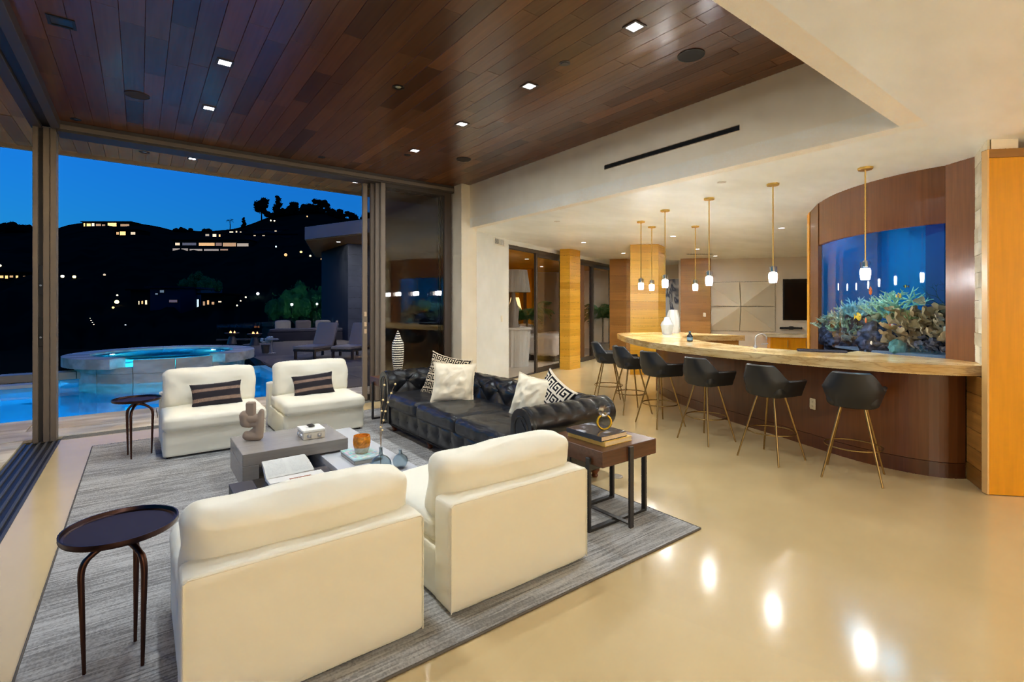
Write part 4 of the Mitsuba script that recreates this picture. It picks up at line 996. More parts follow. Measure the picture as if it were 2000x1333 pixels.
part(wc, 'side', S(prism([(7.55, 3.03), (7.80, 3.16), (7.86, 3.06), (7.62, 2.94)], 0, ZL), 'amber_panel', uv=(.5, 0)))
# reef: rocks, corals, fish
for i in range(26):
    u = .10 + .80 * ((i * .381966) % 1); v = .16 + .55 * ((i * .7548) % 1)
    h = .09 + .15 * RNG.random() * (.5 + abs(math.sin(u * 5))) 
    m = blob(30 + i, 3, .42, 2.2, (.15 + .07 * RNG.random(), .13 + .06 * RNG.random(), h))
    thing('reef_rock', 'dark craggy reef rock in the bottom of the aquarium', 'rock', 'reef rocks in the aquarium', S(mv(m, TP(u, v, 1.03 + h * .45)), 'reef_rock', None, True))
def staghorn(seed, h, n0=5, r=.016):
    rg_ = np.random.default_rng(seed); out = []
    def grow(p, d, L, r, depth):
        q_ = p + d * L; mid = (p + q_) / 2 + rg_.normal(0, L * .08, 3)
        out.append(tube(np.array([p, mid, q_]), [r, r * .85, r * (.7 if depth else .25)], 6))
        if depth:
            for _ in range(3 if depth > 1 else 2):
                e = d + rg_.normal(0, .55, 3); e[2] = abs(e[2]) * .7 + .15; e /= np.linalg.norm(e)
                grow(q_, e, L * rg_.uniform(.6, .85), r * .72, depth - 1)
    for _ in range(n0):
        d = rg_.normal(0, .6, 3); d[2] = abs(d[2]) + .5; d /= np.linalg.norm(d)
        grow(np.zeros(3), d, h * .36, r, 3)
    return J(out)
for i, (u, v, z, h, c) in enumerate(((.10, .30, 1.12, .34, C(150, 206, 206)), (.20, .40, 1.20, .36, C(166, 210, 190)), (.30, .30, 1.22, .34, C(130, 200, 214)), (.38, .42, 1.24, .38, C(156, 212, 208)), (.55, .40, 1.27, .42, C(160, 210, 180)), (.60, .30, 1.20, .30, C(150, 170, 120)), (.26, .16, 1.06, .28, C(130, 170, 150)), (.08, .14, 1.08, .3, C(150, 170, 150)))):
    thing('staghorn_coral', 'pale branching staghorn coral in the aquarium, ' + ['tall at the left', 'mint green, behind the left rocks', 'bluest, left of the middle', 'highest, before the dark column', 'green, at the middle under the bright reflection', 'yellowish, right of the middle', 'low at the glass', 'low at the left glass edge'][i], 'coral', 'staghorn corals in the aquarium', S(mv(staghorn(i, h, 6, .019), TP(u, v, z + .05)), 'matte', c, True))
def leaf_coral(seed, R):
    rg_ = np.random.default_rng(seed); out = []
    for k_ in range(34):
        n = 16; a = np.linspace(0, 2 * pi, n, endpoint=False); rr = np.linspace(.08, 1, 5)
        P_ = np.zeros((n, 5, 3)); s = R * rg_.uniform(.16, .34)
        for j, r_ in enumerate(rr):
            w = 1 + .25 * np.sin(a * 3 + k_) * r_
            P_[:, j] = np.stack([s * r_ * w * np.cos(a), s * r_ * w * np.sin(a), s * (.55 * r_ ** 2 + .18 * r_ * np.sin(a * 5 + k_))], 1)
        m = grid(P_, cu=True); th = rg_.uniform(-.9, .9, 2)
        o = rg_.normal(0, .42, 3) * R; o[2] = abs(o[2]) * 1.1
        out.append(mv(m, o, rx=th[0] + .5, ry=th[1]))
    return J(out)
for i, (u, v, z, R, c) in enumerate(((.70, .26, 1.22, .24, C(168, 150, 112)), (.80, .34, 1.26, .26, C(156, 142, 106)), (.74, .16, 1.10, .2, C(150, 136, 110)), (.90, .22, 1.14, .2, C(160, 146, 116)), (.46, .26, 1.16, .16, C(134, 150, 120)), (.17, .22, 1.16, .17, C(112, 138, 128)), (.33, .16, 1.08, .15, C(96, 128, 140)), (.86, .14, 1.06, .16, C(92, 96, 110)))):
    thing('leaf_coral', 'ruffled leaf coral in the aquarium, ' + ['brown, below the middle lamp reflection', 'brown, highest of the right mound', 'brown, low before the right mound', 'brown, by the right glass edge', 'olive, beside the yellow fish', 'grey green, in the left mound', 'blue grey, low left of the middle', 'dark, lowest at the right'][i], 'coral', 'leaf corals in the aquarium', S(mv(leaf_coral(i, R), TP(u, v, z)), 'matte', c, True))
def fan(p, d, L, r, depth, rg_, out):
    q_ = p + d * L; out.append(tube([p, (p + q_) / 2 + rg_.normal(0, L * .06, 3), q_], [r, r * .85, r * .7], 5))
    if depth:
        for s in (-1, 1):
            a = s * rg_.uniform(.25, .55); e = np.array([d[0] * math.cos(a) - d[2] * math.sin(a), d[1] + rg_.normal(0, .12), d[0] * math.sin(a) + d[2] * math.cos(a)]); fan(q_, e / np.linalg.norm(e), L * rg_.uniform(.7, .92), r * .7, depth - 1, rg_, out)
out = []; fan(np.zeros(3), np.array([0, 0, 1.0]), .17, .013, 6, np.random.default_rng(5), out)
thing('sea_fan', 'black branching sea fan at the right of the aquarium', 'coral', d=S(mv(J(out), TP(.88, .52, 1.12), rz=-1.1), 'matte', C(16, 18, 26), True))
thing('tube_sponge', 'pale tube sponge at the right edge of the aquarium glass', 'sponge', d=S(tube([TP(.985, .16, 1.03), TP(.975, .14, 1.12), TP(.955, .12, 1.2), TP(.96, .1, 1.30)], [.045, .05, .05, .032], 14), 'matte', C(170, 186, 176), True))
thing('reef_stone', 'pale turquoise encrusted stone low in the middle of the aquarium', 'rock', d=S(mv(blob(77, 3, .4, 2.0, (.11, .07, .09)), TP(.72, .10, 1.07)), 'matte', C(84, 140, 146), True))
def fish(L, H, cols):
    n, m_ = 26, 14
    s = np.linspace(0, 1, n); prof = H / 2 * np.sin(pi * np.clip(s * 1.18, 0, 1) ** .75) ** .8 * (s < .86) + H * .12 * (s >= .80) * 1.0
    prof = np.maximum(prof, H * .10); prof[0] = H * .03
    a = np.linspace(0, 2 * pi, m_, endpoint=False)
    P_ = np.stack([np.tile((s * L * .82)[:, None], (1, m_)), prof[:, None] * .36 * np.cos(a)[None], prof[:, None] * np.sin(a)[None]], -1)
    b = grid(P_, cv=True, flip=True); col = np.where((np.floor(np.array(b.vertices)[:, :1] / L * 5) % 2) == 0, cols[0], cols[1])
    tail = prism([(0, -.012), (.18 * L, -.36 * H), (.15 * L, 0), (.18 * L, .36 * H), (0, .012)], -.002, .002)
    fin = prism([(.22 * L, .40 * H), (.45 * L, .62 * H), (.66 * L, .46 * H), (.6 * L, .3 * H), (.25 * L, .3 * H)], -.002, .002)
    fl = lambda m: trimesh.Trimesh(np.array(m.vertices)[:, [0, 2, 1]], m.faces[:, ::-1], process=False)
    eye = [mv(trimesh.creation.icosphere(subdivisions=1, radius=H * .05), (L * .12, sg * H * .12, H * .08)) for sg in (-1, 1)]
    return [('body', S(b, 'satin', col, True)), ('tail', S(mv(fl(tail), (L * .80, 0, 0)), 'satin', cols[2])), ('fin', S(fl(fin), 'satin', cols[2])), ('eye', S(eye[0], 'gloss', C(8, 8, 8), True)), ('eye#1', S(eye[1], 'gloss', C(8, 8, 8), True))]
OR, WH, YE, RD, NV = C(240, 110, 40), C(240, 236, 226), C(246, 210, 40), C(210, 60, 70), C(30, 34, 60)
for u, v, z, L, H, cs, a, lab in ((.66, .10, 1.27, .13, .07, (RD, WH, C(90, 90, 150)), -1.0, 'red and white striped fish swimming low in the middle of the aquarium'), (.46, .12, 1.37, .09, .09, (YE, YE, YE), 1.2, 'yellow fish among the corals left of the middle of the aquarium'), (.50, .12, 1.33, .08, .06, (OR, RD, OR), .4, 'orange fish beside the yellow fish in the aquarium'),
                                  (.52, .14, 1.66, .045, .09, (OR, C(230, 150, 110), OR), .3, 'small orange fish in open water above the corals'), (.72, .14, 1.60, .075, .055, (YE, NV, YE), .9, 'small yellow and black fish beside the bright lamp reflection'), (.70, .2, 1.70, .06, .03, (NV, YE, NV), -.7, 'thin dark fish near the middle of the aquarium'), (.60, .03, 1.09, .05, .07, (WH, C(250, 210, 140), WH), .4, 'small white fish near the bottom of the aquarium')):
    k = thing('fish', lab, 'fish', 'fish in the aquarium'); p = TP(u, v, z); place(k, fish(L, H, cs), at_(p[0], p[1], z, a))

# ---------------------------------------------------------------- behind the bar
fd = np.array([2.85, -4.25]); fd /= np.linalg.norm(fd); fn_ = np.array([-fd[1], fd[0]]) * -1     # along the far wall, and out of it
f0 = np.array([12.55, 8.55])
def FWL(s, o): return f0 + fd * s + fn_ * o
def fbox(s0, s1, o0, o1, z0, z1): return prism([FWL(s0, o0), FWL(s1, o0), FWL(s1, o1), FWL(s0, o1)], z0, z1)
rp = thing('relief_panel', 'square cream relief of four faceted tiles on the far wall', 'wall panel')
part(rp, 'frame', S(fbox(.72, 2.52, 0.001, .02, .78, 2.17), 'satin', C(168, 156, 134)))
for i in range(2):
    for j in range(2):
        a, b = .735 + i * .89, .735 + i * .89 + .875; z0, z1 = .79 + j * .69, .79 + j * .69 + .675
        inn = (b if i == 0 else a, z1 if j == 0 else z0)
        v = []
        for (s, z) in ((a, z0), (b, z0), (b, z1), (a, z1)):
            h = .34 if (s, z) == inn else .024
            v.append([*FWL(s, h), z])
        v += [[*FWL(s, .02), z] for (s, z) in ((a, z0), (b, z0), (b, z1), (a, z1))]
        # the diagonal runs from the outer corner to the raised inner corner
        k1 = (i == 0) == (j == 0)
        top = [[0, 1, 2], [0, 2, 3]] if k1 else [[0, 1, 3], [1, 2, 3]]
        f = top + [[0, 4, 5], [0, 5, 1], [1, 5, 6], [1, 6, 2], [2, 6, 7], [2, 7, 3], [3, 7, 4], [3, 4, 0]]
        m = trimesh.Trimesh(np.array(v), f, process=False); trimesh.repair.fix_normals(m)
        part(rp, 'tile', S(m, 'satin', C(214, 202, 176)))
tv = thing('television', 'large black wall mounted television in the far corner', 'television')
part(tv, 'screen', S(fbox(2.72, 4.40, .022, .06, 1.12, 2.20), 'gloss', C(5, 6, 8))); part(tv, 'bezel', S(fbox(2.70, 4.42, .0, .021, 1.10, 2.22), 'satin', C(12, 12, 14)))
k = thing('soundbar', 'black soundbar on the wall below the television', 'speaker'); part(k, 'body', S(fbox(2.62, 3.15, .01, .09, .86, .91), 'satin', C(16, 16, 18))); part(k, 'bracket', S(fbox(2.85, 2.95, 0, .02, .84, .93), 'satin', C(30, 30, 32)))
bb = thing('back_bar', 'amber wood back bar cabinet under the television', 'cabinet')
part(bb, 'body', S(fbox(2.3, 4.9, .10, .62, .08, .66), 'amber_panel', uv=(.5, 0)))
for i in range(3): 
    dk = part(bb, 'door', S(fbox(2.34 + i * .42, 2.74 + i * .42, .622, .640, .10, .65), 'amber_panel', uv=(.3 + .1 * i, 0)))
    part(bb, 'handle', S(fbox(2.70 + i * .42, 2.71 + i * .42, .640, .66, .40, .58), 'metal', C(190, 180, 160)))
k = thing('bar_worktop', 'pale stone worktop on the back bar below the television', 'counter', d=S(fbox(2.2, 4.95, .004, .68, .662, .735), 'travertine', uv=(.6, 0)))
k = thing('wine_fridge', 'steel fronted under counter fridge in the back bar', 'fridge')
part(k, 'door', S(fbox(3.65, 4.55, .642, .68, .10, .65), 'metal', C(150, 146, 140))); part(k, 'window', S(fbox(3.72, 4.48, .681, .684, .16, .52), 'gloss', C(24, 22, 22))); part(k, 'handle', S(fbox(3.75, 4.45, .70, .72, .56, .58), 'metal', C(200, 198, 190)))
p0 = np.array([5.83, 2.93])
k = thing('bar_faucet', 'chrome gooseneck faucet on the bar worktop', 'faucet')
arc = np.vstack([[(0, 0, 0), (0, 0, .09)], bez((0, 0, .09), (0, 0, .185), (.11, -.08, .185), (.11, -.08, .10), n=14)[1:]])
part(k, 'spout', S(mv(tube(arc, .0085, 10), (*p0, 1.0)), 'metal', C(214, 214, 216), True)); part(k, 'base', S(mv(lathe([(0, 0), (.022, 0), (.02, .012), (.012, .03), (0, .03)], 20), (*p0, 1.0)), 'metal', C(214, 214, 216), 40))
part(k, 'lever', S(mv(tube([(0, 0, .04), (.05, -.06, .05)], .006, 8), (*(p0 + [.05, -.04]), 1.0)), 'metal', C(214, 214, 216), True))
k = thing('bar_mat', 'black mat lying on the bar worktop before the aquarium', 'mat'); part(k, 'mat', S(prism([(5.80, 2.45), (5.99, 2.04), (5.90, 2.00), (5.71, 2.41)], 1.001, 1.018), 'satin', C(26, 26, 44))); part(k, 'rim', S(prism([(5.81, 2.46), (6.0, 2.05), (5.99, 2.04), (5.80, 2.45)], 1.001, 1.024), 'satin', C(20, 20, 30)))
k = thing('bottle', 'small dark bottle with a pale blue label on the bar worktop', 'bottle')
part(k, 'glass', S(mv(lathe([(0, 0), (.036, 0), (.038, .01), (.038, .075), (.022, .098), (.014, .104), (.014, .125), (0, .125)], 24), (6.10, 3.98, 1.0005)), 'gloss', C(16, 20, 26), 40)); part(k, 'label', S(mv(ring(.0382, .0388, .018, .06, 24), (6.10, 3.98, 1.0005)), 'satin', C(120, 160, 186))); part(k, 'cap', S(mv(lathe([(0, .125), (.016, .125), (.016, .142), (0, .142)], 16), (6.10, 3.98, 1.0005)), 'satin', C(60, 110, 140)))
def ribbed(prof, lobes, amp, n=72):
    prof = np.array(prof); a = np.arange(n) * 2 * pi / n
    s = 1 + amp * np.cos(a * lobes)
    w = np.clip(np.minimum(prof[:, 1] / .05, 1), 0, 1)
    R = prof[None, :, 0] * (1 + (s[:, None] - 1) * w[None])
    return grid(np.stack([R * np.cos(a)[:, None], R * np.sin(a)[:, None], np.tile(prof[:, 1], (n, 1))], -1), cu=True)
k = thing('ribbed_vase', 'short white ribbed vase on the far wing of the bar', 'vase', 'white vases on the bar')
pf = [(0, 0), (.075, 0)] + [(.075 + .032 * t + .004 * (i % 2), .012 + .16 * t) for i, t in enumerate(np.linspace(0, 1, 17))] + [(.095, .20), (.06, .25), (.045, .30), (.04, .30), (.035, .24), (0, .2)]
part(k, 'body', S(mv(lathe(pf, 36), (*ground(.3146, 8.45), 1.0005)), 'satin', C(216, 222, 220), 25)); part(k, 'foot', S(mv(lathe([(0, 0), (.077, 0), (.077, .01), (0, .01)], 36), (*ground(.3146, 8.45), 1.0005)), 'satin', C(200, 206, 204)))
k = thing('ribbed_vase', 'tall white faceted vase behind the short ribbed one on the bar', 'vase', 'white vases on the bar')
part(k, 'body', S(mv(ribbed([(0, 0), (.10, 0), (.115, .12), (.11, .26), (.085, .38), (.075, .42), (.068, .42), (.06, .36), (0, .3)], 8, .05), (*ground(.327, 8.95), 1.0005)), 'satin', C(232, 234, 230), 30)); part(k, 'foot', S(mv(lathe([(0, 0), (.102, 0), (.102, .008), (0, .008)], 36), (*ground(.327, 8.95), 1.0005)), 'satin', C(210, 212, 208)))
k = thing('framed_art', 'large abstract blue and white painting behind the white vases', 'painting')
pa, pb = ground(.305, 16.2), ground(.375, 15.6); pn = np.array([pb[1] - pa[1], -(pb[0] - pa[0])]); pn /= np.linalg.norm(pn)
m = grid(np.array([[[*(pa + pn * .03), .95], [*(pa + pn * .03), 2.35]], [[*(pb + pn * .03), .95], [*(pb + pn * .03), 2.35]]]))
part(k, 'canvas', S(m, 'art_paint', uv=np.array([[0, 0], [0, 1], [1, 0], [1, 1.0]]))); part(k, 'frame', S(prism([pa, pb, pb + pn * .028, pa + pn * .028], .93, 2.37), 'satin', C(210, 204, 190)))
struct('wall_far_002', 'plaster wall behind the painting', S(prism([pa - (pb - pa) * 3 - pn * .01, pb + (pb - pa) * 2 - pn * .01, pb + (pb - pa) * 2 - pn * .2, pa - (pb - pa) * 3 - pn * .2], 0, ZL), 'matte', C(206, 190, 164)))

# ---------------------------------------------------------------- bedroom things and palms
def frond(seed, L, droop, n=15, up=1.0):
    rg_ = np.random.default_rng(seed)
    s = np.linspace(0, 1, n); r = np.stack([L * s * .8, 0 * s, L * (up * s - droop * s ** 2.2)], 1)
    out = [tube(r, np.linspace(.008, .002, n), 5)]
    V, Fc = [], []
    for i in range(2, n * 3):
        t = i / (n * 3); p = np.array([np.interp(t, s, r[:, j]) for j in range(3)])
        ll = L * .34 * math.sin(pi * min(1, t * .8 + .18)) + .03
        for sg in (-1, 1):
            d = np.array([.62, sg * .62, -.25 + rg_.normal(0, .08)]); d /= np.linalg.norm(d); w = np.array([.013, 0, .004])
            q_ = p + d * ll * .55; e = p + d * ll + [0, 0, -.12 * ll]
            k_ = len(V); V += [p - w * .4, p + w * .4, q_ + w, q_ - w, e]; Fc += [[k_, k_ + 1, k_ + 2], [k_, k_ + 2, k_ + 3], [k_ + 3, k_ + 2, k_ + 4]]
    return out[0], trimesh.Trimesh(np.array(V), np.array(Fc), process=False)
def palm(label, x, y, z, n, L, seed, h0):
    k = thing('potted_palm', label, 'potted plant')
    part(k, 'pot', S(mv(lathe([(0, 0), (.14, 0), (.2, .32), (.19, .34), (.17, .30), (0, .28)], 28), (x, y, z)), 'satin', C(70, 66, 62), 30))
    part(k, 'stem', S(mv(tube([(0, 0, .28), (.02, .01, h0 * .6), (0, 0, h0)], [.03, .025, .03], 8), (x, y, z)), 'matte', C(96, 80, 56)))
    for i in range(n):
        a = i * 2.399; st_, lf = frond(seed + i, L * (.8 + .35 * ((i * .37) % 1)), .75 + .5 * ((i * .61) % 1), up=.55 + .8 * ((i * .29) % 1))
        fk = part(k, 'frond', S(mv(lf, (x, y, z + h0), rz=a), 'satin', C(52, 84, 40) * (.8 + .5 * ((i * .43) % 1))))
        part(fk, 'rib', S(mv(st_, (x, y, z + h0), rz=a), 'satin', C(110, 120, 60)))
p = ground(.030, 13.6); palm('leafy potted palm seen in the bedroom through the open door', p[0], p[1], 0, 18, .85, 40, 1.15)
p = ground(.184, 15.3); palm('potted palm behind the court glass, casting shadows on the plaster wall', p[0], p[1], 0, 22, .95, 70, 1.15)
def glow(key, name, m, c, w=.4):
    d = S(m, 'dark_emit', None, 30); d['emitter'] = emit(c, w); return part(key, name, d)
p = ground(.003, 12.3)
k = thing('table_lamp', 'large table lamp with a pleated grey shade in the bedroom doorway', 'lamp')
a = np.arange(96) * 2 * pi / 96; w = 1 + .02 * np.cos(a * 24)
P_ = np.array([[(.42 * w_ * math.cos(t), .42 * w_ * math.sin(t), 1.83), (.34 * w_ * math.cos(t), .34 * w_ * math.sin(t), 2.38)] for t, w_ in zip(a, w)])
part(k, 'shade', S(mv(grid(P_, cu=True), (*p, 0)), 'matte', C(150, 146, 136), True)); part(k, 'base', S(mv(lathe([(0, .956), (.15, .956), (.12, 1.1), (.14, 1.4), (.06, 1.65), (.03, 1.95), (0, 1.95)], 32), (*p, 0)), 'satin', C(120, 112, 102), 30))
k = thing('drum_table', 'round fluted pedestal table under the pleated lamp', 'side table')
P_ = np.array([[(r * (1 + .03 * math.cos(t * 24)) * math.cos(t), r * (1 + .03 * math.cos(t * 24)) * math.sin(t), z) for r, z in ((.37, .0), (.37, .1), (.42, .90))] for t in np.arange(96) * 2 * pi / 96])
part(k, 'pedestal', S(mv(grid(P_, cu=True), (*p, 0)), 'satin', C(200, 196, 186), True)); part(k, 'top', S(mv(lathe([(0, .90), (.46, .90), (.47, .92), (.46, .955), (0, .955)], 48), (*p, 0)), 'satin', C(196, 192, 182), 30))
p = ground(.006, 15.4)
k = thing('table_lamp', 'small lamp with a glowing warm shade at the back of the bedroom', 'lamp')
glow(k, 'shade', mv(lathe([(0, 1.15), (.26, 1.15), (.13, 1.75), (0, 1.75)], 24), (*p, 0)), np.array([1.0, .62, .24]) * 1.6, 1.0); part(k, 'base', S(mv(lathe([(0, .6), (.1, .6), (.04, .75), (.03, 1.15), (0, 1.15)], 20), (*p, 0)), 'satin', C(150, 120, 80), 30)); part(k, 'stand', S(mv(lathe([(0, 0), (.2, 0), (.2, .6), (0, .6)], 24), (*p, 0)), 'satin', C(110, 78, 44), 30))
k = thing('bed', 'bed with white draped linen seen through the bedroom door', 'bed')
bc = ground(.052, 14.4); ba = math.atan2(DD[1], DD[0])
def bxl(w, d, h, r, x, y, z, sd):
    c_ = bc + DD * x + DN * y; return mv(cushion(w, d, h, r, .02, None, .025, sd, n=30, freq=4), (*c_, z), rz=ba)
part(k, 'frame', S(mv(cb(-.9, -1.0, .01, .9, 1.0, .26), (*bc, 0), rz=ba), 'matte', C(40, 30, 24))); part(k, 'mattress', S(bxl(1.9, 2.05, .36, .1, 0, 0, .46, 61), 'matte', C(226, 222, 214), True)); part(k, 'throw', S(bxl(1.96, 1.0, .56, .1, 0, -.55, .42, 62), 'matte', C(232, 228, 222), True))
for i in range(2): part(k, 'pillow', S(bxl(.75, .45, .3, .13, -.42 + .84 * i, .7, .76, 63 + i), 'matte', C(236, 234, 230), True))
for (az, d), L_, lab in (((.03, 12.9), 480, 'recessed downlight in the bedroom ceiling near the lamp'), ((.06, 15.4), 480, 'recessed downlight in the bedroom ceiling near the bed'), ((.165, 14.9), 1100, 'unseen lamp over the palm court, placed to light the palm and wall')):
    p = ground(az, d); downlight(p[0], p[1], 2.72, L_, NEUT, lab, sq=False, r=.045, w=.8)  # the court lamp stands for an unseen source above the palm

# ---------------------------------------------------------------- pool, spa, terrace
dk = struct('deck', 'cream stone deck outside the glass walls', S(J(box(-9, 7.62, -.10, 4.4, 8.93, -.032), box(-9, -2, -.10, -1.02, 7.62, -.032)), 'matte', C(110, 100, 80)))
def tiles(x0, x1, y0, y1, off):
    x = x0 + off
    xs = [x0] + list(np.arange(x0 + off, x1, 1.27)) + [x1]
    for a, b in zip(xs, xs[1:]):
        if b - a > .05: part(dk, 'tile', S(cb(a + .004, y0 + .004, -.031, b - .004, y1 - .004, 0, .003), 'travertine', uv=(float(RNG.random()), 0)))
tiles(-7.0, 4.3, 8.13, 8.94, .24 + .6); tiles(-7.0, 4.3, 7.62, 8.125, .24 + .72)
for i, y in enumerate(np.arange(7.60, 2.2, -.82)): tiles(-5.0, -1.02, y - .815, y, .5 + .6 * (i % 2))
pl = struct('pool', 'swimming pool basin with pale blue plaster')
PB = C(120, 196, 214)
part(pl, 'floor', S(box(-11, 8.94, -1.5, 2.4, 13.8, -1.4), 'matte', PB))
part(pl, 'wall', S(box(-11, 8.80, -1.5, 2.4, 8.94, -.035), 'matte', PB)); part(pl, 'wall', S(J(box(-11, 12.62, -1.5, -1.3, 12.80, -.02), box(-1.3, 13.62, -1.5, 2.4, 13.8, -.02), box(-1.48, 12.8, -1.5, -1.3, 13.8, -.02)), 'matte', PB)); part(pl, 'wall', S(box(2.4, 8.80, -1.5, 2.55, 13.8, -.02), 'matte', PB))
part(pl, 'step', S(J(box(-6, 8.94, -1.4, -2.6, 9.7, -.55), box(-6, 9.7, -1.4, -2.6, 10.3, -.95)), 'matte', PB))
x = -11.0
while x < -1.35: part(pl, 'coping', S(cb(x, 12.60, -.02, min(x + 1.1, -1.3) - .006, 12.95, .04, .004), 'travertine', uv=(float(RNG.random()), 0))); x += 1.1
for a, b in ((-2.2, -1.05), (-1.04, .2)): part(pl, 'coping', S(cb(a, 13.55, -.02, b, 13.95, .13, .004), 'travertine', uv=(float(RNG.random()), 0)))
thing('pool_water', 'glowing blue water of the swimming pool', 'water', None, S(grid(np.array([[[x, y, -.10 + .004 * math.sin(x * 5 + y * 3) * math.sin(y * 4.1 - x * 1.3)] for y in np.linspace(8.94, 12.62 if x < -1.3 else 13.62, 36)] for x in np.linspace(-11, 2.4, 80)])), 'water', None, True))
for x in (-6.2, -4.2, -2.2, -.4, 1.4):
    k = thing('pool_lamp', 'underwater lamp on the near wall of the pool, hidden from view', 'lamp', 'underwater pool lamps')
    d = S(mv(disc(.12, 0, 20, True), (x, 8.955, -.62), rx=-pi / 2), 'dark_emit'); d['emitter'] = emit(np.array([.03, .46, 1.0]) * 750, 4.0)
    part(k, 'lens', d); part(k, 'rim', S(mv(ring(.12, .14, 0, .02, 24), (x, 8.942, -.62), rx=-pi / 2), 'metal', C(180, 180, 180)))
SC = np.array([.5, 14.2]); D2 = pi / 180
def arcp(r, a0, a1, n=30): a = np.linspace(a0, a1, n) * D2; return np.stack([SC[0] + r * np.cos(a), SC[1] + r * np.sin(a)], 1)
sp_ = struct('spa', 'raised round stone spa pouring into the pool')
for i in range(14):
    a0 = -215 + i * 360 / 14
    weir = -120 < a0 + 12.7 < -58
    for z0, z1 in ((-1.4, .10), (.104, .385 if weir else .215)):
        up = z0 > 0
        part(sp_, 'stone_panel', S(prism(np.vstack([arcp(1.63 if up else 1.62, a0 + .25, a0 + 25.45, 8), arcp((1.56 if weir else 1.41) if up else 1.2, a0 + .25, a0 + 25.45, 8)[::-1]]), z0, z1), 'travertine', uv=(float(RNG.random()), 0), sm=False))
for i in range(6):
    a0 = -56 + i * 49.0; a1 = a0 + 48.7
    part(sp_, 'rim_slab', S(prism(np.vstack([arcp(1.84, a0, a1), arcp(1.38, a0, a1)[::-1]]), .218, .42), 'travertine', uv=(float(RNG.random()), 0)))
part(sp_, 'basin', S(J(mv(lathe([(0, -.6), (1.19, -.6), (1.19, .10), (1.40, .10), (1.40, .215)][::-1], 60), (*SC, 0)), prism(np.vstack([arcp(1.19, 0, 359, 60), arcp(.80, 0, 359, 60)[::-1]]), -.6, -.12), prism(np.vstack([arcp(1.57, -122, -56, 30), arcp(1.39, -122, -56, 30)[::-1]]), -.1, .14)), 'matte', PB))
wl = np.vstack([arcp(1.57, -118, -60, 24), arcp(1.40, -58, 240, 70)])
wv_ = np.vstack([np.c_[wl, 0 * wl[:, 0] + .392], [[*SC, .392]]]); nw = len(wl); iw = np.arange(nw)
thing('spa_water', 'bright blue water inside the round spa', 'water', None, S(trimesh.Trimesh(wv_, np.stack([iw, (iw + 1) % nw, np.full(nw, nw)], 1), process=False), 'water'))
for a in (-90, 30, 150):
    k = thing('spa_lamp', 'underwater lamp of the round spa', 'lamp', 'underwater spa lamps'); p = SC + 1.17 * np.array([math.cos(a * D2), math.sin(a * D2)])
    d = S(mv(mv(disc(.09, 0, 16, True), rx=-pi / 2), (p[0], p[1], .02), rz=(a + 90) * D2), 'dark_emit'); d['emitter'] = emit(np.array([.04, .52, 1.0]) * 1300, 4.0); part(k, 'lens', d)
tr = struct('terrace', 'dark paved terrace beside the pool', S(prism([(2.56, 8.95), (4.41, 8.95), (4.41, 7.62), (16, 7.62), (20, 18), (14, 26), (3.2, 21.6), (2.56, 14)], -.3, -.005), 'matte', C(74, 68, 64)))
for i in range(7):
    for j in range(4):
        x, y = 2.62 + j * 1.0, 8.98 + i * 1.0
        part(tr, 'paver', S(cb(x, y, -.006, x + .99, y + .99, .006, .003), 'matte', C(92, 85, 78) * RNG.uniform(.85, 1.1)))
struct('garden_wall', 'dark retaining slope beyond the pool', S(J(prism([(-14, 12.95), (-1.5, 12.95), (-2.2, 14), (-1.2, 17), (3.0, 21.6), (-4, 24), (-16, 18)], -3, -.05)), 'hill_scrub'))
# loungers
def lounger_model():
    dkc, cu = C(44, 38, 34), C(168, 152, 132)
    L = [('frame', S(J(cb(-.34, 0, .22, -.29, 1.35, .28), cb(.29, 0, .22, .34, 1.35, .28), cb(-.34, 0, .22, .34, .05, .28), cb(-.34, 1.3, .22, .34, 1.35, .28)), 'satin', dkc))]
    for i, (x, y) in enumerate(((-.33, .02), (.27, .02), (-.33, 1.25), (.27, 1.25))): L.append((f'leg#{i}', S(cb(x, y, .0, x + .06, y + .06, .22), 'satin', dkc)))
    L.append(('seat_pad', S(mv(cushion(.66, .86, .09, .03, .01, None, .004, 81, n=16), (0, .40, .325)), 'matte', cu, True)))
    L.append(('back_pad', S(mv(mv(cushion(.66, .09, .74, .03, .008, None, .004, 82, n=18), (0, 0, .37)), (0, .84, .30), rx=-.42), 'matte', cu, True)))
    L.append(('brace', S(cb(-.3, 1.05, .26, .3, 1.09, .55), 'satin', dkc)))
    return L
LM = lounger_model()
for (x, y), lab in (((3.60, 14.28), 'beige sun lounger with raised back on the terrace, left of the pair'), ((4.44, 13.68), 'beige sun lounger with raised back on the terrace, right of the pair')):
    k = thing('sun_lounger', lab, 'sun lounger', 'sun loungers on the terrace'); place(k, LM, at_(x, y, 0.004, -51 * D2))
# lounge seat, fire bowls, balustrade
fa, fb = ground(-.60, 21.2), ground(-.30, 23.0)
bd_ = (fb - fa) / np.linalg.norm(fb - fa); bn_ = np.array([bd_[1], -bd_[0]])
def BL_(s, o): return fa + bd_ * s + bn_ * o
k = struct('balustrade', 'glass balustrade at the edge of the terrace')
for i in range(4):
    a, b = BL_(i * 1.75 + .02, 0), BL_(i * 1.75 + 1.72, 0)
    part(k, 'pane', S(grid(np.array([[[*a, .0], [*a, 1.05]], [[*b, .0], [*b, 1.05]]])), 'pane_glass')); part(k, 'shoe', S(prism([a, b, b + bn_ * .05, a + bn_ * .05], -.01, .06), 'satin', C(60, 60, 60)))
k = thing('outdoor_sofa', 'dark built in outdoor sofa with cushions at the terrace edge', 'sofa')
part(k, 'base', S(prism([BL_(2.2, .3), BL_(6.6, .3), BL_(6.6, 1.2), BL_(2.2, 1.2)], .0, .36), 'matte', C(38, 36, 44)))
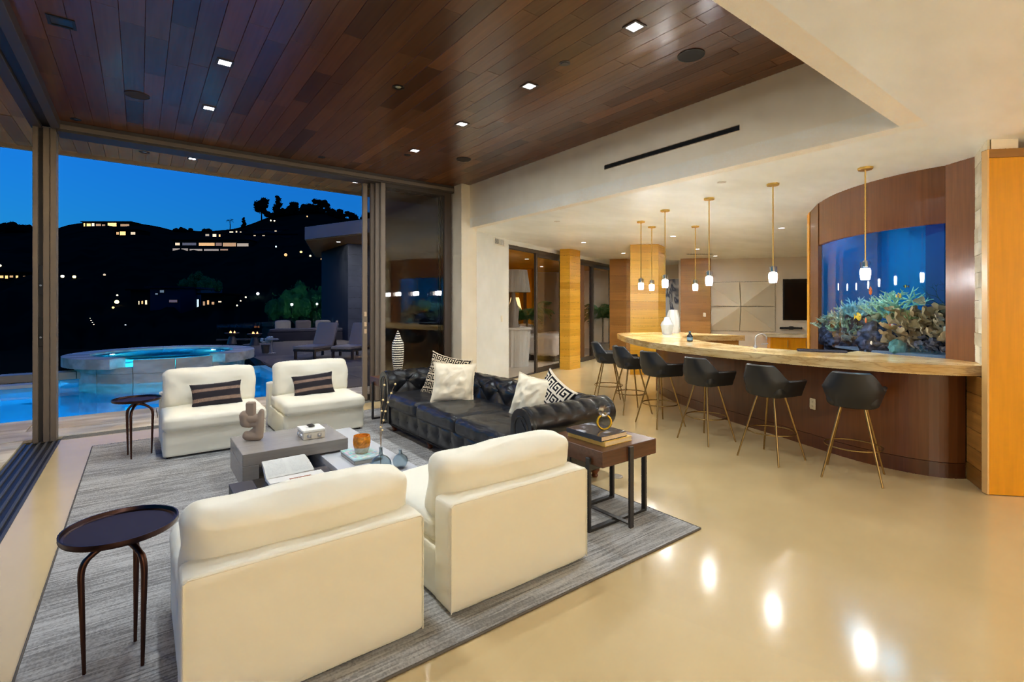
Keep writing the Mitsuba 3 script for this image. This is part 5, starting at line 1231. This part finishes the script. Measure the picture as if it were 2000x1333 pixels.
for i in range(5): part(k, 'back_cushion', S(mv(cushion(.62, .18, .42, .06, .03, None, .01, 90 + i, n=14), (*BL_(2.7 + i * .82, .55), .62), rz=math.atan2(bd_[1], bd_[0]), rx=.0), 'matte', C(150, 142, 132) if i % 2 == 0 else C(92, 84, 84), True))
part(k, 'seat_cushion', S(mv(cushion(4.3, .8, .14, .05, .01, None, .004, 97, n=18), (*BL_(4.4, .8), .43), rz=math.atan2(bd_[1], bd_[0])), 'matte', C(60, 58, 66), True))
for i, (az, d_) in enumerate(((-.568, 19.2), (-.522, 18.6))):
    p = ground(az, d_); k = thing('fire_bowl', ['small fire bowl glowing orange on the terrace, left of two', 'small fire bowl glowing orange on the terrace, right of two'][i], 'fire bowl', 'fire bowls on the terrace')
    part(k, 'bowl', S(mv(lathe([(0, .30), (.12, .30), (.26, .42), (.25, .44), (.2, .40), (0, .38)], 24), (*p, 0)), 'satin', C(60, 54, 50), 30)); part(k, 'pedestal', S(mv(lathe([(0, 0), (.18, 0), (.1, .3), (0, .3)], 20), (*p, 0)), 'satin', C(50, 46, 44), 30))
    for j in range(3): glow(k, 'flame', mv(lathe([(0, 0), (.035, .03), (.028, .07), (0, .12)], 10), (p[0] + .09 * math.cos(j * 2.1), p[1] + .09 * math.sin(j * 2.1), .40)), np.array([1.0, .36, .08]) * 3.0, .05)
p = ground(-.487, 15.5); k = thing('garden_table', 'small round pale table on the terrace behind the chairs', 'side table')
part(k, 'top', S(mv(lathe([(0, .42), (.2, .42), (.2, .45), (0, .45)], 24), (*p, 0)), 'satin', C(160, 156, 148))); part(k, 'stem', S(mv(lathe([(0, 0), (.12, 0), (.03, .03), (.03, .42), (0, .42)], 16), (*p, 0)), 'satin', C(140, 136, 130)))
p = ground(-.50, 15.6); k = thing('white_flowers', 'small pot of white flowers beside the round table on the terrace', 'potted plant')
part(k, 'pot', S(mv(lathe([(0, 0), (.1, 0), (.13, .26), (0, .26)], 18), (*p, 0)), 'satin', C(60, 58, 54)))
for i in range(14): part(k, 'flower', S(mv(blob(i, 1, .3, s=(.05, .05, .035)), (p[0] + RNG.normal(0, .09), p[1] + RNG.normal(0, .09), .34 + .05 * (i % 4))), 'matte', C(220, 220, 200), True))
p = ground(-.298, 14.4); k = thing('garden_lamp', 'low uplight glowing behind the right sun lounger', 'lamp'); glow(k, 'lens', mv(lathe([(0, .06), (.05, .06), (.05, .10), (0, .10)], 14), (*p, 0)), np.array([1, .72, .36]) * 60, .4); part(k, 'body', S(mv(lathe([(0, 0), (.05, 0), (.05, .06), (0, .06)], 14), (*p, 0)), 'satin', C(40, 38, 36)))
# pool house
qa, qb, qc, qd = ground(-.4205, 20.0), ground(-.29, 18.0), ground(-.22, 24), ground(-.40, 27.0)
ph = struct('pool_house', 'pool house with flat cantilevered roof and slate wall')
part(ph, 'roof', S(prism([qa, qb, qb + [5, 1], qd + [6, -1], qd], 4.18, 4.68), 'matte', C(158, 146, 138)))
part(ph, 'soffit', S(prism([qa + [.05, .05], qb + [.05, .1], qb + [5, 1], qd + [6, -1], qd + [.05, -.05]], 4.14, 4.178), 'eave_wood', uv=(.5, 0)))
wa, wb = ground(-.333, 21.0), ground(-.22, 22.5)
wn2 = np.array([wb[1] - wa[1], -(wb[0] - wa[0])]); wn2 /= np.linalg.norm(wn2); wv = (wb - wa) / 4
part(ph, 'core', S(prism([wa, wb, wb - wn2 * 4, wa - wn2 * 4], -.1, 4.14), 'matte', C(30, 32, 40)))
for i in range(9):
    for j in range(4):
        a, b = wa + wv * (j + .006), wa + wv * (j + .994)
        part(ph, 'slate_tile', S(prism([a, b, b + wn2 * .03, a + wn2 * .03], i * .46 + .006, i * .46 + .454), 'slate', uv=(float(RNG.random()), 0)))
for i, (az, d) in enumerate(((-.352, 20.4), (-.30, 19.4))):  # unseen sources under the roof, placed to light loungers and soffit
    p = ground(az, d); downlight(p[0], p[1], 4.135, 1500, WARM, ['unseen lamp under the pool house roof, placed to light the terrace, left of two', 'unseen lamp under the pool house roof, placed to light the terrace, right of two'][i], 'unseen lamps under the pool house roof', sq=False, r=.08, w=1.5)
k = thing('unseen_flood_lamp', 'unseen outdoor lamp under the eave, placed to light the terrace and pool house', 'lamp')  # unseen lamp behind the pier, placed to light terrace and pool house roof
part(k, 'body', S(mv(lathe([(0, 0), (.07, 0), (.07, .12), (0, .12)], 20), (5.3, 8.6, 3.42)), 'satin', C(60, 56, 50), 30)); part(k, 'bracket', S(cb(5.28, 8.58, 3.54, 5.32, 8.62, 3.602), 'satin', C(60, 56, 50)))
scene['unseen_flood_beam'] = {'type': 'spot', 'to_world': T().look_at(origin=[5.3, 8.75, 3.40], target=[6.2, 16.0, 1.6], up=[0, 0, 1]), 'intensity': RGB(np.array([1.0, .84, .62]) * 46), 'cutoff_angle': 48.0, 'beam_width': 30.0, 'sampling_weight': 1.0}  # beam of the unseen eave lamp, aimed across the terrace
# hills
VS = [(-1.9, 470), (-1.35, 455), (-1.10, 452), (-1.02, 452), (-.93, 450), (-.905, 440), (-.87, 436), (-.80, 436), (-.75, 437), (-.72, 442), (-.69, 450), (-.62, 452), (-.56, 447), (-.53, 438), (-.50, 426), (-.47, 420), (-.42, 414), (-.38, 414), (-.35, 424), (-.31, 430), (-.25, 426), (-.1, 440), (.3, 470)]
VX, VY = np.array(VS).T
def skyline(az): return np.interp(az, VX, VY)
ZB, DN_, DF = -10.0, 30.0, 300.0
def hill_z(az, d):
    top = EYE + (597 - skyline(az)) / 963 * DF
    f = np.clip((d - DN_) / (DF - DN_), 0, None)
    z = ZB + (top - ZB) * np.where(f < 1, f ** 1.25, 1 - (f - 1) * .9)
    p = np.stack([np.asarray(az * 40.) + 0 * d, np.asarray(d * .05) + 0 * az, 0 * (az * d)], -1)
    return z + np.where(f < .93, np.clip(f * 6, 0, 1), .15) * 5 * (nfbm(p, 4, 3) - .55)
azs, ds = np.linspace(-1.8, .2, 150), np.concatenate([np.linspace(26, 300, 70), np.linspace(310, 420, 6)])
AZ, DS = np.meshgrid(azs, ds, indexing='ij')
HZ = hill_z(AZ, DS)
HP = np.stack([FW[0] * DS + RT[0] * AZ * DS, FW[1] * DS + RT[1] * AZ * DS, HZ], -1)
struct('hillside', 'dark wooded hillside across the valley', S(grid(HP), 'hill_scrub', None, True))
def on_hill(az, v):
    """the point of the hillside seen at this bearing and height"""
    d = np.linspace(40, 299, 800); z = hill_z(np.full(800, az), d)
    e = EYE + (597 - v) / 963 * d
    i = np.nonzero(z >= e)[0]
    i = i[0] if len(i) else 799
    return ground(az, d[i]), z[i], d[i]
# trees
def tree_model(seed, kind):
    rg_ = np.random.default_rng(seed); out = []
    if kind == 'round': spots = [(rg_.normal(0, .3), rg_.normal(0, .3), .62 + rg_.normal(0, .12), .22 + .1 * rg_.random()) for _ in range(7)]
    elif kind == 'tall': spots = [(rg_.normal(0, .05), rg_.normal(0, .05), .25 + .1 * i, .17 - .014 * i) for i in range(8)]
    else: spots = [(rg_.normal(0, .14), rg_.normal(0, .14), .55 + .06 * i + rg_.normal(0, .03), .13 + .05 * rg_.random()) for i in range(7)]
    for i, (x, y, z, r) in enumerate(spots): out.append(mv(blob(seed * 9 + i, 2, .45, 2.5, (r, r, r * .8)), (x, y, z)))
    V, F_ = [], []
    for x, y, z, r in spots:
        for _ in range(70):
            n = rg_.normal(0, 1, 3); n /= np.linalg.norm(n); p = np.array([x, y, z]) + n * r * rg_.uniform(.8, 1.22) * [1, 1, .85]
            a = rg_.normal(0, .03, (3, 3)); k_ = len(V); V += list(p + a); F_.append([k_, k_ + 1, k_ + 2])
    out.append(trimesh.Trimesh(np.array(V), np.array(F_), process=False))
    return [('crown', S(J(out), 'far', C(15, 20, 16), False)), ('trunk', S(tube([(0, 0, -.2), (.01, 0, .3), (0, .01, .7)], [.035, .025, .012], 7), 'far', C(22, 18, 14)))]
TMS = {(k_, i): tree_model(7 + i * 5 + len(k_), k_) for k_ in ('round', 'tall', 'loose') for i in range(2)}
def plant(kind, az, v, d, h, lab, grp, i=0):
    """a tree whose foot stands on the hill at this bearing"""
    p = ground(az, d); z = float(hill_z(np.array([az]), np.array([d]))[0])
    k = thing('hill_tree', lab, 'tree', grp); place(k, TMS[(kind, i % 2)], T().translate([p[0], p[1], z - (.34 if kind == 'round' else .12) * h]).rotate([0, 0, 1], i * 77).scale([h * .9, h * .9, h]))
for i, (u, h, kind, lab) in enumerate(((20, 11, 'round', 'spreading dark tree on the ridge at the left edge of the photo'), (52, 9, 'round', 'dark round tree on the ridge just left of the corner post'), (346, 4, 'round', 'low dark tree on the ridge left of the palm'), (358, 5, 'round', 'low round tree on the ridge right of the white lit houses'), (404, 5, 'round', 'dark bushy tree on the ridge between the long houses'),
                                          (476, 7, 'tall', 'small dark cypress on the ridge right of the palm'), (511, 15, 'loose', 'slim airy tree standing alone above the slope'), (543, 14, 'tall', 'tall dark conifer at the top of the right hill'), (555, 9, 'round', 'dark tree right of the tall conifer'), (590, 11, 'round', 'broad dark tree at the crown of the right hill'), (604, 10, 'round', 'second broad dark tree at the crown of the right hill'), (622, 10, 'loose', 'dark ragged tree on the right hill'), (634, 9, 'loose', 'dark thin topped tree on the right hill'), (676, 6, 'loose', 'small dark tree above the pool house roof'), (566, 8, 'round', 'low dark tree under the tall conifer'), (578, 9, 'loose', 'ragged tree left of the broad crown'), (612, 9, 'round', 'dense dark tree in the middle of the right hill'), (645, 8, 'round', 'dark bush right of the ragged trees'), (656, 7, 'round', 'low dark bush on the right slope'), (666, 6, 'round', 'lowest dark bush left of the pool house roof'), (530, 7, 'round', 'dark bush left of the tall conifer'), (697, 9, 'round', 'dark tree beside the sliding door stack above the pool house'))):
    plant(kind, (u - 1000) / 963, 0, 292, h, lab, 'dark trees on the ridge', i)
k = thing('hill_palm', 'small lone palm silhouetted on the ridge', 'tree')
p = ground((449 - 1000) / 963, 290); z = float(hill_z(np.array([(449 - 1000) / 963]), np.array([290.]))[0])
part(k, 'trunk', S(mv(tube([(0, 0, 0), (.1, 0, 3), (0, 0, 6.2)], [.22, .2, .18], 7), (*p, z)), 'far', C(18, 18, 16)))
for i in range(11):
    _, lf = frond(200 + i, 1.9, 1.2, up=.5 + .5 * (i % 3)); part(k, 'frond', S(mv(lf, (*p, z + 6.2), rz=i * 2.4, s=(1.3, 1.3, 1)), 'far', C(14, 20, 14)))
for i, (u, d, h, lab) in enumerate(((566, 74, 7.5, 'green floodlit tree left of the orange canopy'), (584, 78, 8.5, 'tall slender tree behind the left floodlight'), (600, 80, 9.0, 'dark tree between the two floodlights'), (626, 76, 7.5, 'green lit tree behind the orange canopy'), (644, 82, 9.0, 'leafy tree rising above the orange canopy'), (664, 78, 8.0, 'green tree at the foot of the pool house wall'), (372, 118, 8.0, 'tree silhouetted before the white lit facade'), (384, 116, 7.0, 'small tree silhouetted before the white lit facade'), (408, 112, 6.5, 'small tree among the warm garden lights'))):
    p = ground((u - 1000) / 963, d); z = float(hill_z(np.array([(u - 1000) / 963]), np.array([float(d)]))[0])
    k = thing('garden_tree', lab, 'tree', 'garden trees in the valley')
    md = [(n, {**dd, 'bsdf': {'type': 'ref', 'id': 'garden_leaf'}}) if n == 'crown' else (n, dd) for n, dd in TMS[('loose' if i % 2 else 'round', i // 2 % 2)]]
    place(k, md, T().translate([p[0], p[1], z - .3]).rotate([0, 0, 1], i * 50).scale([h * .5, h * .5, h]))
# houses and lamps on the hill
def house(lab, u0, u1, v0, v1, wins, wall=C(60, 54, 48), depth=8.0, dist=None, floors=()):
    """a long low house: its front stands on the hillside; wins: (u0, u1, v0, v1, colour, strength) of its lit windows"""
    az = ((u0 + u1) / 2 - 1000) / 963
    p, z, d = on_hill(az, v1)
    if dist: d = dist
    q0, q1 = ground((u0 - 1000) / 963, d), ground((u1 - 1000) / 963, d)
    e = (q1 - q0) / np.linalg.norm(q1 - q0); n = np.array([e[1], -e[0]])
    zz = lambda v: EYE + (597 - v) / 963 * d
    k = thing('hill_house', lab, 'building', 'lit houses on the hill')
    part(k, 'wall', S(prism([q0, q1, q1 - n * depth, q0 - n * depth], zz(v1) - 2.5, zz(v0)), 'far', wall))
    part(k, 'roof', S(prism([q0 + n * .8 - e * .6, q1 + n * .8 + e * .6, q1 - n * depth, q0 - n * depth], zz(v0), zz(v0) + .35), 'far', wall * .5))
    for a, b, c_, f, col, st in wins:
        a_, b_ = ground((a - 1000) / 963, d), ground((b - 1000) / 963, d)
        wk = part(k, 'window', S(prism([a_ + n * .02, b_ + n * .02, b_ + n * .10, a_ + n * .10], zz(f), zz(c_)), 'far', C(40, 34, 30)))
        dd = S(prism([a_ + n * .101 + e * .12, b_ + n * .101 - e * .12, b_ + n * .14 - e * .12, a_ + n * .14 + e * .12], zz(f) + .1, zz(c_) - .1), 'dark_emit'); dd['emitter'] = emit(np.array(col) * st, .012)
        part(wk, 'pane', dd)
AM, WW, CW = (1.0, .56, .16), (1.0, .78, .46), (.75, .95, 1.0)
house('long modern house with bright orange windows on top of the ridge', 161, 256, 434, 445.5, [(163, 167, 436, 444, AM, 1.6), (169, 178, 436.5, 444, AM, 1.8), (179, 185, 436, 444, WW, 1.8), (187, 198, 437, 444.5, AM, .5), (199, 206, 438, 444.5, AM, .4), (210, 228, 435.5, 446, AM, 2.2), (235, 253, 437.5, 446, AM, .5)], C(44, 28, 18), dist=285)
house('lower storey of warm windows just under the long ridge house', 224, 270, 450, 460, [(227, 233, 453, 459, AM, .8), (234, 246, 452, 460, AM, 2.0), (255, 265, 453, 459, WW, .9)], C(28, 20, 16))
house('wide two storey house with tawny lit rooms in the middle of the hill', 337, 488, 470, 493, [(342, 352, 474, 480, WW, 1.0), (356, 384, 474, 480, WW, .1), (388, 420, 474, 481, AM, .9), (421, 434, 474, 481, AM, .25), (435, 462, 474, 482, AM, .55), (463, 486, 475, 482, WW, .45), (337, 352, 485, 491, WW, .35), (354, 368, 485, 491, WW, .3), (370, 396, 486, 491, WW, .35), (398, 428, 486, 491, WW, .3), (430, 446, 486, 490, AM, .35)], C(46, 38, 30), 12)
house('white lit house near the ridge left of the palm', 398, 432, 455, 464, [(401, 409, 457, 462, WW, .5), (415, 423, 457, 463, WW, 1.5), (427, 431, 458, 463, AM, 1.5)], C(44, 44, 46))
house('flat white lit house on the ridge right of the palm', 446, 476, 450, 456, [(448, 456, 452, 455, WW, 1.8), (460, 464, 451, 455, WW, 1.2), (468, 472, 452, 455, WW, .8)], C(44, 44, 46))
house('pale unlit house below the tall conifer', 495, 572, 449, 456, [(536, 541, 450, 453, WW, .8)], C(52, 52, 58))
house('low row of pale roofs right of the palm', 478, 600, 458, 463, [(495, 500, 459, 462, WW, .8), (512, 518, 459, 462, WW, .6), (580, 592, 459, 462, WW, .25)], C(34, 34, 38))
house('row of yellow windows low on the left slope', -60, 62, 534, 548, [(-40, -10, 537, 544, AM, 1.0), (0, 8, 538, 544, AM, 1.4), (10, 17, 538, 545, AM, 1.6), (19, 27, 538, 543, AM, .7), (31, 37, 538, 544, AM, 1.5), (45, 60, 539, 544, AM, .6)], C(30, 20, 12))
house('house with three warm windows low in the valley', 255, 292, 568, 600, [(270, 274, 587, 596, WW, 1.2), (276, 281, 587, 595, AM, 1.3), (283, 289, 586, 596, WW, 1.2)], C(24, 22, 22))
house('blue grey floodlit house in the valley', 293, 352, 563, 600, [(303, 310, 572, 577, CW, .18), (312, 322, 566, 573, CW, .14), (330, 348, 585, 592, AM, .10)], C(30, 40, 54))
house('white floodlit facade behind trees in the valley', 358, 392, 565, 604, [(360, 367, 581, 600, CW, .55), (369, 377, 582, 598, CW, .7), (379, 390, 584, 603, CW, .9), (362, 372, 567, 572, CW, .35), (376, 386, 566, 570, CW, .35)], C(70, 84, 90))  # glowing panes stand in for light falling on the facade
house('house with a warm lit terrace right of the white facade', 393, 436, 576, 602, [(396, 402, 588, 598, AM, .5), (404, 410, 586, 596, AM, .9), (413, 420, 589, 596, AM, .6), (426, 434, 587, 592, WW, 1.0)], C(34, 24, 18))
house('white windowed house at the foot of the right hill', 630, 672, 510, 526, [(632, 635, 516, 521, WW, .7), (639, 645, 515, 521, WW, 1.5), (648, 656, 516, 521, WW, 1.0), (658, 667, 514, 520, WW, .7)], C(48, 44, 44))
house('orange lit canopy behind the garden trees', 622, 672, 583, 600, [(626, 636, 588, 596, AM, .8), (640, 654, 586, 597, AM, .9), (656, 668, 588, 597, AM, .5)], C(44, 28, 14))  # glowing panes stand in for the orange light under the canopy
for i, (u, v, r, col, st, lab) in enumerate(((122, 540, 1.1, WW, 5, 'small white lamp right of the corner post low on the slope'), (145, 541, 1.0, AM, 6, 'orange garden lamp low on the left slope'), (204, 537, .8, WW, .8, 'faint lamp in the middle of the dark slope'), (228, 590, .9, AM, 8, 'bright orange lamp left of the three warm windows'), (229, 577, .5, WW, 2, 'faint white lamp above the orange lamp'), (221, 601, .5, AM, 3, 'small orange lamp under the bright orange one'), (176, 622, .16, WW, 3, 'topmost of four path lamps in the dark garden'), (178, 626, .2, WW, 5, 'second of four path lamps in the dark garden'), (180.5, 630, .2, WW, 4, 'third of four path lamps in the dark garden'), (183, 634, .2, WW, 5, 'lowest of four path lamps in the dark garden'), (245, 635, .2, CW, 5, 'single white path lamp in the dark garden'),
                                                     (503.5, 574, .7, CW, 30, 'brightest white street lamp in the valley'), (480, 581, .5, WW, 2, 'faint lamp left of the bright street lamp'), (443, 596, .5, AM, 3, 'small warm lamp left of the floodlights'), (449, 589, .4, WW, 3, 'small white lamp above the warm lamp'), (463, 597, .4, WW, 3, 'small white lamp in a row of three'), (470, 588, .35, WW, 2, 'upper small white lamp in the row of three'), (570, 595, .42, CW, 900, 'bright floodlight at the left of the garden trees'), (619, 594, .34, CW, 700, 'floodlight left of the orange canopy'), (676, 594.5, .3, CW, 500, 'floodlight beside the pool house wall'),
                                                     (529, 431, 1.1, WW, 3, 'left of two lamps under the tall conifer'), (536, 431.5, 1.1, WW, 3, 'right of two lamps under the tall conifer'), (600, 423, 1.0, AM, 1.2, 'dim orange lamp among the ridge trees'), (539, 482, .8, CW, 1.5, 'small white lamp on the slope below the conifer'), (558, 498, 1.2, AM, 1.2, 'dim orange lamp on the dark right slope'), (588, 492.5, 1.0, AM, 2.5, 'orange lamp on the dark right slope'), (606, 500, .8, WW, 1.5, 'small white lamp right of the orange one'), (629, 507, 1.0, AM, 1.2, 'orange glow above the white windowed house'), (662, 497, .8, WW, .5, 'faint lamp beside the pool house wall'), (0, 519, 1.0, WW, 2, 'white lamp at the left edge of the slope'))):
    p, z, d = on_hill((u - 1000) / 963, v + 3)
    d = {570: 68.0, 619: 69.0, 676: 70.0}.get(u, d - 1.5); p = ground((u - 1000) / 963, d); zc = EYE + (597 - v) / 963 * d
    k = thing('street_lamp', lab, 'lamp', 'lamps scattered over the hillside')
    dd = S(mv(trimesh.creation.icosphere(subdivisions=1, radius=r * .42), (*p, zc)), 'dark_emit'); dd['emitter'] = emit(np.array(col) * st, .6 if st >= 60 else .012)
    part(k, 'globe', dd); part(k, 'post', S(tube([(*p, zc - r * .6), (*p, min(z - 1, zc - 1.5))], .05, 6), 'far', C(20, 20, 20)))
